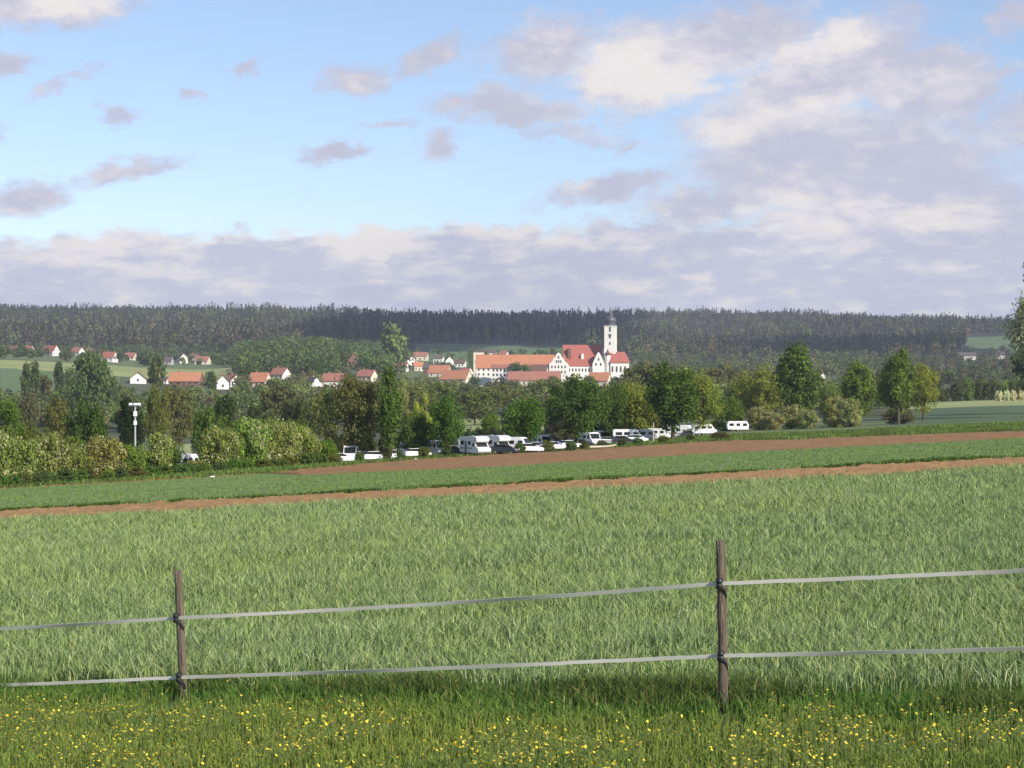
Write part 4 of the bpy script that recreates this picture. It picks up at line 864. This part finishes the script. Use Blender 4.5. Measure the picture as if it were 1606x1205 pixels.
# ------------------------------------------------------------------ parked vehicles
PAINT = simple('white_paint', (.82, .83, .84), .3); GREYP = simple('grey_plastic', (.12, .12, .125), .6); CARG = simple('car_glass', (.015, .018, .022), .08)
TYRE = simple('tyre_rubber', (.02, .02, .02), .9); RIM = simple('wheel_rim', (.45, .45, .46), .35, metal=.6); LAMPG = simple('lamp_glass', (.75, .75, .72), .1); STRIPE = simple('grey_stripe', (.22, .24, .28), .5); SILVER = simple('silver_paint', (.42, .43, .45), .3, metal=.5); DKP = simple('dark_paint', (.03, .035, .05), .3)
def wheels(r, xs, hw, rad):
    for x in xs:
        for s in (-1, 1):
            w = link('wheel', None, r, (x, s*(hw-.1), rad))
            bm = bmesh.new(); lathe(bm, [(rad*.62, -.1), (rad, -.09), (rad, .09), (rad*.62, .1)], 0, 0, 18); bm.transform(Matrix.Rotation(R(90), 4, 'X')); bmesh_obj('tyre', bm, TYRE, w)
            bm = bmesh.new(); lathe(bm, [(rad*.6, -.11), (rad*.2, -.12), (rad*.2, .12), (rad*.6, .11)], 0, 0, 12); bm.transform(Matrix.Rotation(R(90), 4, 'X')); bmesh_obj('rim', bm, RIM, w)
def part_box(name, mat, r, *b, bev=0):
    bm = bmesh.new(); box(bm, *b); return bmesh_obj(name, bm, mat, r, bev)
def mk_motorhome():
    r = link('motorhome', None); bm = bmesh.new()
    prism(bm, [(-3.3, .45), (-3.35, 2.6), (-3.2, 2.88), (1.9, 2.95), (2.6, 2.8), (2.85, 2.35), (2.55, 2.02), (2.0, 1.95), (2.55, 1.28), (3.2, 1.08), (3.38, .8), (3.35, .35), (2.9, .3)], -1.12, 1.12); bmesh_obj('body', bm, PAINT, r, .05)
    for s in (-1, 1):
        y = (s*1.125, s*1.16) if s > 0 else (-1.16, -1.125)
        for x0, x1, z0, z1 in ((-2.8, -1.7, 1.6, 2.2), (-.2, .7, 1.6, 2.15), (1.3, 2.0, 1.35, 1.85)): part_box('window', CARG, r, x0, x1, y[0], y[1], z0, z1)
        part_box('stripe', STRIPE, r, -3.1, 1.2, y[0], y[0]+.012 if s > 0 else y[1], .95, 1.15)
    part_box('door', GREYP, r, -1.35, -.75, -1.15, -1.127, .5, 2.2)
    bm = bmesh.new(); prism(bm, [(2.06, 1.93), (2.6, 1.3), (2.63, 1.33), (2.1, 1.96)], -.95, .95); bmesh_obj('windscreen', bm, CARG, r)
    part_box('roof_vent', GREYP, r, -1.2, -.6, -.3, .3, 2.92, 3.04)
    part_box('bumper', GREYP, r, 3.25, 3.46, -1.05, 1.05, .3, .6)
    for s in (-1, 1): part_box('headlight', LAMPG, r, 3.2, 3.42, s*.85-.15, s*.85+.15, .75, .95)
    wheels(r, (-2.0, 2.5), 1.1, .36); return r
def mk_van():
    r = link('camper_van', None); bm = bmesh.new()
    prism(bm, [(-2.95, .35), (-2.98, 2.2), (-2.8, 2.52), (1.3, 2.55), (1.75, 2.35), (2.35, 1.35), (2.9, 1.12), (3.0, .75), (2.98, .35)], -1.0, 1.0); bmesh_obj('body', bm, PAINT, r, .06)
    for s in (-1, 1):
        y = (1.005, 1.03) if s > 0 else (-1.03, -1.005)
        for x0, x1 in ((-2.4, -1.2), (-.8, .3), (.95, 1.75)): part_box('window', CARG, r, x0, x1, y[0], y[1], 1.45, 2.0)
    bm = bmesh.new(); prism(bm, [(1.82, 2.30), (2.36, 1.40), (2.40, 1.42), (1.86, 2.32)], -.85, .85); bmesh_obj('windscreen', bm, CARG, r)
    part_box('rear_window', CARG, r, -3.02, -2.96, -.7, .7, 1.45, 2.1); part_box('bumper', GREYP, r, 2.9, 3.08, -.98, .98, .35, .6)
    for s in (-1, 1): part_box('headlight', LAMPG, r, 2.85, 3.03, s*.75-.14, s*.75+.14, .8, 1.0)
    wheels(r, (-1.8, 1.95), .98, .34); return r
def mk_car():
    r = link('parked_car', None); bm = bmesh.new()
    prism(bm, [(-2.05, .32), (-2.1, .85), (-1.95, 1.0), (-1.75, 1.05), (1.0, .98), (1.85, .82), (2.1, .6), (2.08, .3)], -.88, .88); bmesh_obj('body', bm, PAINT, r, .05)
    bm = bmesh.new(); prism(bm, [(-1.85, 1.0), (-1.45, 1.4), (.25, 1.42), (1.1, .98)], -.76, .76); bmesh_obj('glasshouse', bm, CARG, r, .03)
    bm = bmesh.new(); prism(bm, [(-1.45, 1.41), (.25, 1.43), (.2, 1.48), (-1.4, 1.46)], -.74, .74); bmesh_obj('roof', bm, PAINT, r)
    for s in (-1, 1): part_box('headlight', LAMPG, r, 1.95, 2.12, s*.65-.14, s*.65+.14, .62, .76)
    wheels(r, (-1.3, 1.3), .86, .32); return r
def mk_caravan():
    r = link('caravan', None); bm = bmesh.new()
    prism(bm, [(-2.6, .5), (-2.75, 1.6), (-2.5, 2.4), (-2.1, 2.6), (2.0, 2.6), (2.45, 2.3), (2.7, 1.5), (2.6, .5)], -1.1, 1.1); bmesh_obj('body', bm, PAINT, r, .06)
    for s in (-1, 1):
        y = (1.105, 1.13) if s > 0 else (-1.13, -1.105)
        for x0, x1 in ((-2.2, -1.1), (-.4, .5), (1.2, 2.2)): part_box('window', CARG, r, x0, x1, y[0], y[1], 1.4, 2.05)
    part_box('drawbar', GREYP, r, 2.6, 3.9, -.08, .08, .42, .55); part_box('front_window', CARG, r, 2.6, 2.72, -.8, .8, 1.4, 1.9)
    wheels(r, (-.1,), 1.08, .33); return r
protos = {'m': mk_motorhome(), 'v': mk_van(), 'c': mk_car(), 'k': mk_caravan()}
used = set()
def dupv(root):
    r = root.copy(); COL.objects.link(r)
    for ch in root.children:
        c = ch.copy(); COL.objects.link(c); c.parent = r
        for g in ch.children: q = g.copy(); COL.objects.link(q); q.parent = c
    return r
VH = [
 ('v', 290, 214, 70, 'white van glimpsed through the dip in the flowering hedge'),
 ('c', 534, 236, 20, 'small white car farthest left under the wide brown-green tree'),
 ('v', 550, 242, -88, 'white van seen narrow from the end, right of the leftmost car'),
 ('c', 572, 252, 20, 'dark car in the shade behind the foremost low white car', 1),
 ('c', 664, 256, 10, 'dark car right of the shaded white van', 1),
 ('c', 715, 250, -10, 'dark car just left of the big motorhome pair', 1),
 ('c', 592, 236, 10, 'white low car in the foremost row under the narrow tree'),
 ('c', 618, 246, -85, 'pale car seen end-on between tree trunks'),
 ('v', 642, 258, -75, 'white van in the shade below the small pale tree'),
 ('v', 684, 254, -62, 'white van with dark windows left of the big motorhome pair'),
 ('m', 745, 246, -62, 'big white motorhome turned towards the camera, left of the pair'),
 ('m', 776, 250, -52, 'big white motorhome turned towards the camera, right of the pair'),
 ('c', 792, 245, -20, 'dark car in front of the big motorhome pair', 1),
 ('v', 808, 252, -25, 'white van with sloping nose at the right of the big motorhomes'),
 ('c', 832, 250, 5, 'low white car under the round fresh green tree'),
 ('v', 848, 276, -60, 'white van behind the low car under the fresh green tree'),
 ('c', 866, 262, 25, 'white car left of the grey shrub'),
 ('c', 905, 278, 10, 'white car right behind the grey shrub'),
 ('v', 925, 282, -65, 'white van under the left side of the light yellow-green tree'),
 ('c', 955, 284, 15, 'silver-white car in the middle of the row right of the grey shrub'),
 ('c', 968, 290, -80, 'white car seen end-on beside the silver-white one'),
 ('v', 987, 292, -12, 'white van under the centre of the light yellow-green tree'),
 ('v', 1011, 298, -10, 'white van left of the wooden stake'),
 ('m', 1064, 306, -20, 'white motorhome under the tall dark upright tree'),
 ('c', 1082, 304, 5, 'dark blue car beside the motorhome under the tall dark tree'),
 ('v', 1104, 326, 5, 'white van roof right of the dark blue car'),
 ('c', 702, 262, -70, 'white car seen end-on behind the dark car left of the big motorhomes'),
 ('v', 726, 266, -80, 'white van end just left of and behind the big motorhome'),
 ('v', 762, 262, -75, 'white van end showing just behind and between the two big motorhomes'),
 ('c', 822, 262, 40, 'white car at an angle right of the van with sloping nose'),
 ('c', 842, 264, -20, 'white car behind the low car under the fresh green tree'),
 ('v', 871, 280, -80, 'white van end behind the car left of the grey shrub'),
 ('c', 894, 268, 30, 'white car in front of the grey shrub'),
 ('c', 915, 274, -10, 'dark car between white ones right of the grey shrub', 1),
 ('v', 944, 296, -75, 'white van end behind the silver-white car'),
 ('c', 978, 284, 5, 'dark car under the light yellow-green tree', 1),
 ('c', 998, 288, 10, 'white car under the right edge of the light yellow-green tree'),
 ('v', 1030, 304, -15, 'white van between the wooden stake and the right-hand motorhome'),
 ('c', 655, 248, 15, 'white car in front of the low bushy green tree'),
 ('c', 628, 262, -15, 'dark car behind the pale end-on car between trunks', 1),
 ('c', 560, 262, -30, 'white car in the rear row right of the end-on white van'),
 ('k', 1157, 342, 0, 'lone white caravan at the right end of the parked row'),
]
for (t_, px, d, rot, label, *_x) in VH:
    o = protos[t_] if t_ not in used else dupv(protos[t_]); used.add(t_)
    d = d-4; o.scale = (.8,)*3 if px < 1000 else (.7,)*3; x = X(px, d); o.location = (x, d, hz(x, d)+.03); o.rotation_euler = (0, 0, R(rot))
    setp(o, label, {'m': 'motorhome', 'v': 'van', 'c': 'car', 'k': 'caravan'}[t_], 'vehicles parked along the tree row')
    if label.startswith('dark ') or 'silver-white car in' in label:
        for ch in o.children:
            if ch.name.startswith(('body', 'roof')):
                ch.data = ch.data.copy(); ch.data.materials[0] = DKP if label.startswith('dark ') else SILVER

# ------------------------------------------------------------------ small things in the middle distance
WOOD = simple('weathered_wood', (.30, .25, .19), .9, .25, 3, bump=.4, bscale=14, stretch=(3, 3, .3)); PALEW = simple('pale_wood', (.55, .50, .40), .85, .12, 4)
MET = simple('galvanised_metal', (.45, .47, .50), .45, metal=.3)
d = 232.; x = X(212, d); z = hz(x, d); r = link('floodlight_pole', None, loc=(x, d, z)); setp(r, 'grey pole with white floodlights rising from the flowering hedge', 'floodlight pole')
top = (HY-633)/F*d-z
bm = bmesh.new(); tube(bm, [(0, 0, -.3), (0, 0, top*.5), (0, 0, top)], [.13, .11, .09], 10); bmesh_obj('pole', bm, MET, r)
part_box('crossarm', MET, r, -.75, .75, -.06, .06, top-.35, top-.23)
for xx in (-.5, .05, .5):
    bm = bmesh.new(); box(bm, xx-.20, xx+.20, -.34, -.08, top-.22, top+.06); fl = bmesh_obj('floodlight', bm, PAINT, r, .03)
part_box('bracket_box', PAINT, r, -.16, .22, -.22, .1, top-1.55, top-.95); part_box('bracket_box', PAINT, r, -.14, .2, -.22, .1, top-2.6, top-2.1)
for px, d, yt, lb in ((1025, 268, 663, 'pale wooden stake standing on the bank left of the tall dark tree'), (1088, 290, 668, 'short pale wooden stake on the bank below the dark blue car'), (558, 248, 672, 'thin pale stake beside the end-on white van')):
    x = X(px, d); z = hz(x, d); hh = max(.9, (HY-yt)/F*d-z); bm = bmesh.new(); tube(bm, [(0, 0, -.2), (.02, 0, hh*.5), (-.03, 0, hh)], [.07, .065, .055], 8)
    o = bmesh_obj('wooden_stake', bm, PALEW); o.location = (x, d, z); setp(o, lb, 'stake')
d = 246.; x = X(945, d); bm = bmesh.new(); tube(bm, [(-1.6, 0, .16), (-.4, .05, .2), (.9, 0, .26), (1.8, .05, .45)], [.14, .15, .12, .08], 8)
o = bmesh_obj('fallen_log', bm, PALEW); o.location = (x, d, hz(x, d)+.1); setp(o, 'pale log lying on the grass bank below the parked cars', 'log')
for px, d, s, lb in ((333, 160, .15, 'small pale stone on the grass at the left end of the far bare field'), (652, 226, .16, 'small pale stone on the bank below the shaded white van')):
    bm = bmesh.new(); bmesh.ops.create_icosphere(bm, subdivisions=2, radius=s); rs = random.Random(px)
    for v in bm.verts: v.co *= rs.uniform(.8, 1.15); v.co.z *= .55; v.co.x *= 1.5
    x = X(px, d); o = bmesh_obj('pale_stone', bm, WHITE); o.location = (x, d, hz(x, d)+.1); setp(o, lb, 'stone')

# ------------------------------------------------------------------ fence
POST = simple('post_wood', (.085, .06, .045), .9, scale=5, col2=(.20, .165, .12), bump=.7, bscale=18, stretch=(5, 5, .35))
ROPE, _t, _b = newmat('electric_tape'); _b.inputs['Base Color'].default_value = (.50, .50, .43, 1); _b.inputs['Roughness'].default_value = .6
BLACK = simple('black_plastic', (.015, .015, .017), .4)
fr = link('pasture_fence', None, loc=(X(287, 17.6), 17.6, hz(X(287, 17.6), 17.6))); setp(fr, 'electric pasture fence of wooden posts with two pale tapes', 'fence')
O = Vector(fr.location)
p1b = Vector((X(289, 17.6), 17.6, -(1120-HY)/F*17.6)); p1t = Vector((X(279, 17.55), 17.55, -(896-HY)/F*17.55))
p2b = Vector((X(1135, 15.2), 15.2, -(1106-HY)/F*15.2)); p2t = Vector((X(1130, 15.15), 15.15, -(848-HY)/F*15.15))
step = p2b-p1b
def post_at(b, t, seed):
    rs = random.Random(seed); ax = (t-b); n = 14; pts = []; rad = []
    for i in range(n+1):
        f = i/n; p = b-ax*.25+ax*1.25*f; pts.append(p-O+Vector((rs.uniform(-.003, .003), rs.uniform(-.003, .003), 0))); rad.append((.041-.004*f)*rs.uniform(.95, 1.05))
    bm = bmesh.new(); tube(bm, pts, rad, 14)
    for v in bm.verts: v.co += Vector((rs.uniform(-.0018, .0018), rs.uniform(-.0018, .0018), 0))
    o = bmesh_obj('post', bm, POST, fr)
    for f_ in o.data.polygons: f_.use_smooth = len(f_.vertices) == 4
    return o
def on_post(b, t, f): return b+(t-b)*f
posts = [(p1b-step*.98, p1t-step*.98), (p1b, p1t), (p2b, p2t), (p2b+step*.98, p2t+step*.98)]
# the two seen posts carry the ropes at these rows
fr_hi = [(1120-968)/224., (1106-914)/258.]; fr_lo = [(1120-1061)/224., (1106-1027)/258.]
anch = []
for i, (b, t) in enumerate(posts):
    b = b.copy(); 
    if False: pass
    else: dz_ = 0
    b.z += dz_; t = t.copy(); t.z += dz_
    po = post_at(b, t, 40+i); k = 0 if i < 2 else 1; A = []
    for f in (fr_hi[k], fr_lo[k]):
        c = on_post(b, t, f)+Vector((-.012, -.062, -.045 if i == 0 else 0)); A.append(c)
        bm = bmesh.new(); q = c-O+Vector((-.012, -.012, 0))
        lathe(bm, [(.014, -.045), (.026, -.04), (.030, -.016), (.020, 0), (.030, .016), (.026, .04), (.013, .048)], 0, 0, 12); 
        for v in bm.verts: v.co = Vector((v.co.x, v.co.y, v.co.z))+q
        tube(bm, [q+Vector((0, .07, 0)), q+Vector((0, .02, 0))], .012, 8)
        tube(bm, [q+Vector((.005, -.012, -.02)), q+Vector((.036, -.02, -.050)), q+Vector((.056, -.012, -.105))], [.014, .012, .006], 7)
        bmesh_obj('insulator', bm, BLACK, po)
    anch.append(A)
rs = random.Random(4)
for lv in (0, 1):
    pts = []; 
    for i in range(3):
        a, b = anch[i][lv], anch[i+1][lv]; n = 60; sag = .012 if i != 1 else (.02 if lv == 0 else .01)
        for k in range(n+(1 if i == 2 else 0)):
            f = k/n; p = a.lerp(b, f); p.z -= sag*4*f*(1-f); p.z += rs.uniform(-.002, .002); p.y += .0; pts.append(tuple(p-O))
    bm = bmesh.new(); rings = []
    for k, p in enumerate(pts):      # flat woven tape, standing on edge, with a slow slight twist
        tw_ = .35*sin(k*.11+lv*2)+.15*sin(k*.37); hh_ = .0155; p = Vector(p); up = Vector((0, sin(tw_), cos(tw_)))*hh_; th_ = Vector((0, cos(tw_), -sin(tw_)))*.0018
        rings.append([bm.verts.new(p+q_) for q_ in (up-th_, up+th_, -up+th_, -up-th_)])
    for a, b in zip(rings, rings[1:]):
        for k in range(4): bm.faces.new((a[k], a[(k+1) % 4], b[(k+1) % 4], b[k]))
    bmesh_obj('tape', bm, ROPE, fr)

# ------------------------------------------------------------------ clouds overhead that shade parts of the hills
CLM = simple('cloud_vapour', (.85, .85, .87), 1.0)
def cloud(px, d, rx, ry, alt, seed):
    x = X(px, d); z = hz(x, d); t = alt/SDIR[2]; c = Vector((x+SDIR[0]*t, d+SDIR[1]*t, z+alt)); rs = random.Random(seed); bm = bmesh.new()
    for k in range(70):
        a_ = rs.uniform(0, 6.28); q = sqrt(rs.random())*.8; rad = rs.uniform(.25, .42)
        mt = Matrix.Translation((cos(a_)*rx*q, sin(a_)*ry*q, rs.uniform(-10, 30))) @ Matrix.Diagonal((rx*rad, ry*rad, min(rx, ry)*rad*.5, 1))
        g = bmesh.ops.create_icosphere(bm, subdivisions=3, radius=1)
        for v in g['verts']: v.co = v.co*(1+.12*sin(v.co.x*7+k)*cos(v.co.y*6)+.05*rs.uniform(-1, 1)); v.co = mt @ v.co
    o = bmesh_obj('cloud', bm, CLM); o.location = c; setp(o, kind='structure')
    for f_ in o.data.polygons: f_.use_smooth = True
cloud(745, 2720, 200, 800, 900, 1)
cloud(1340, 2200, 150, 260, 900, 2)

# ------------------------------------------------------------------ air
bm = bmesh.new(); box(bm, -5300, 5300, -1000, 6100, -90, 260)
HZ = bpy.data.materials.new('haze'); HZ.use_nodes = True; t = HZ.node_tree; t.nodes.remove(t.nodes['Principled BSDF'])
pv = t.nodes.new('ShaderNodeVolumePrincipled'); pv.inputs['Color'].default_value = (.80, .86, 1.0, 1); pv.inputs['Density'].default_value = .0001; pv.inputs['Anisotropy'].default_value = 0.2
t.links.new(pv.outputs[0], t.nodes['Material Output'].inputs['Volume'])
o = bmesh_obj('haze', bm, HZ); setp(o, kind='stuff')
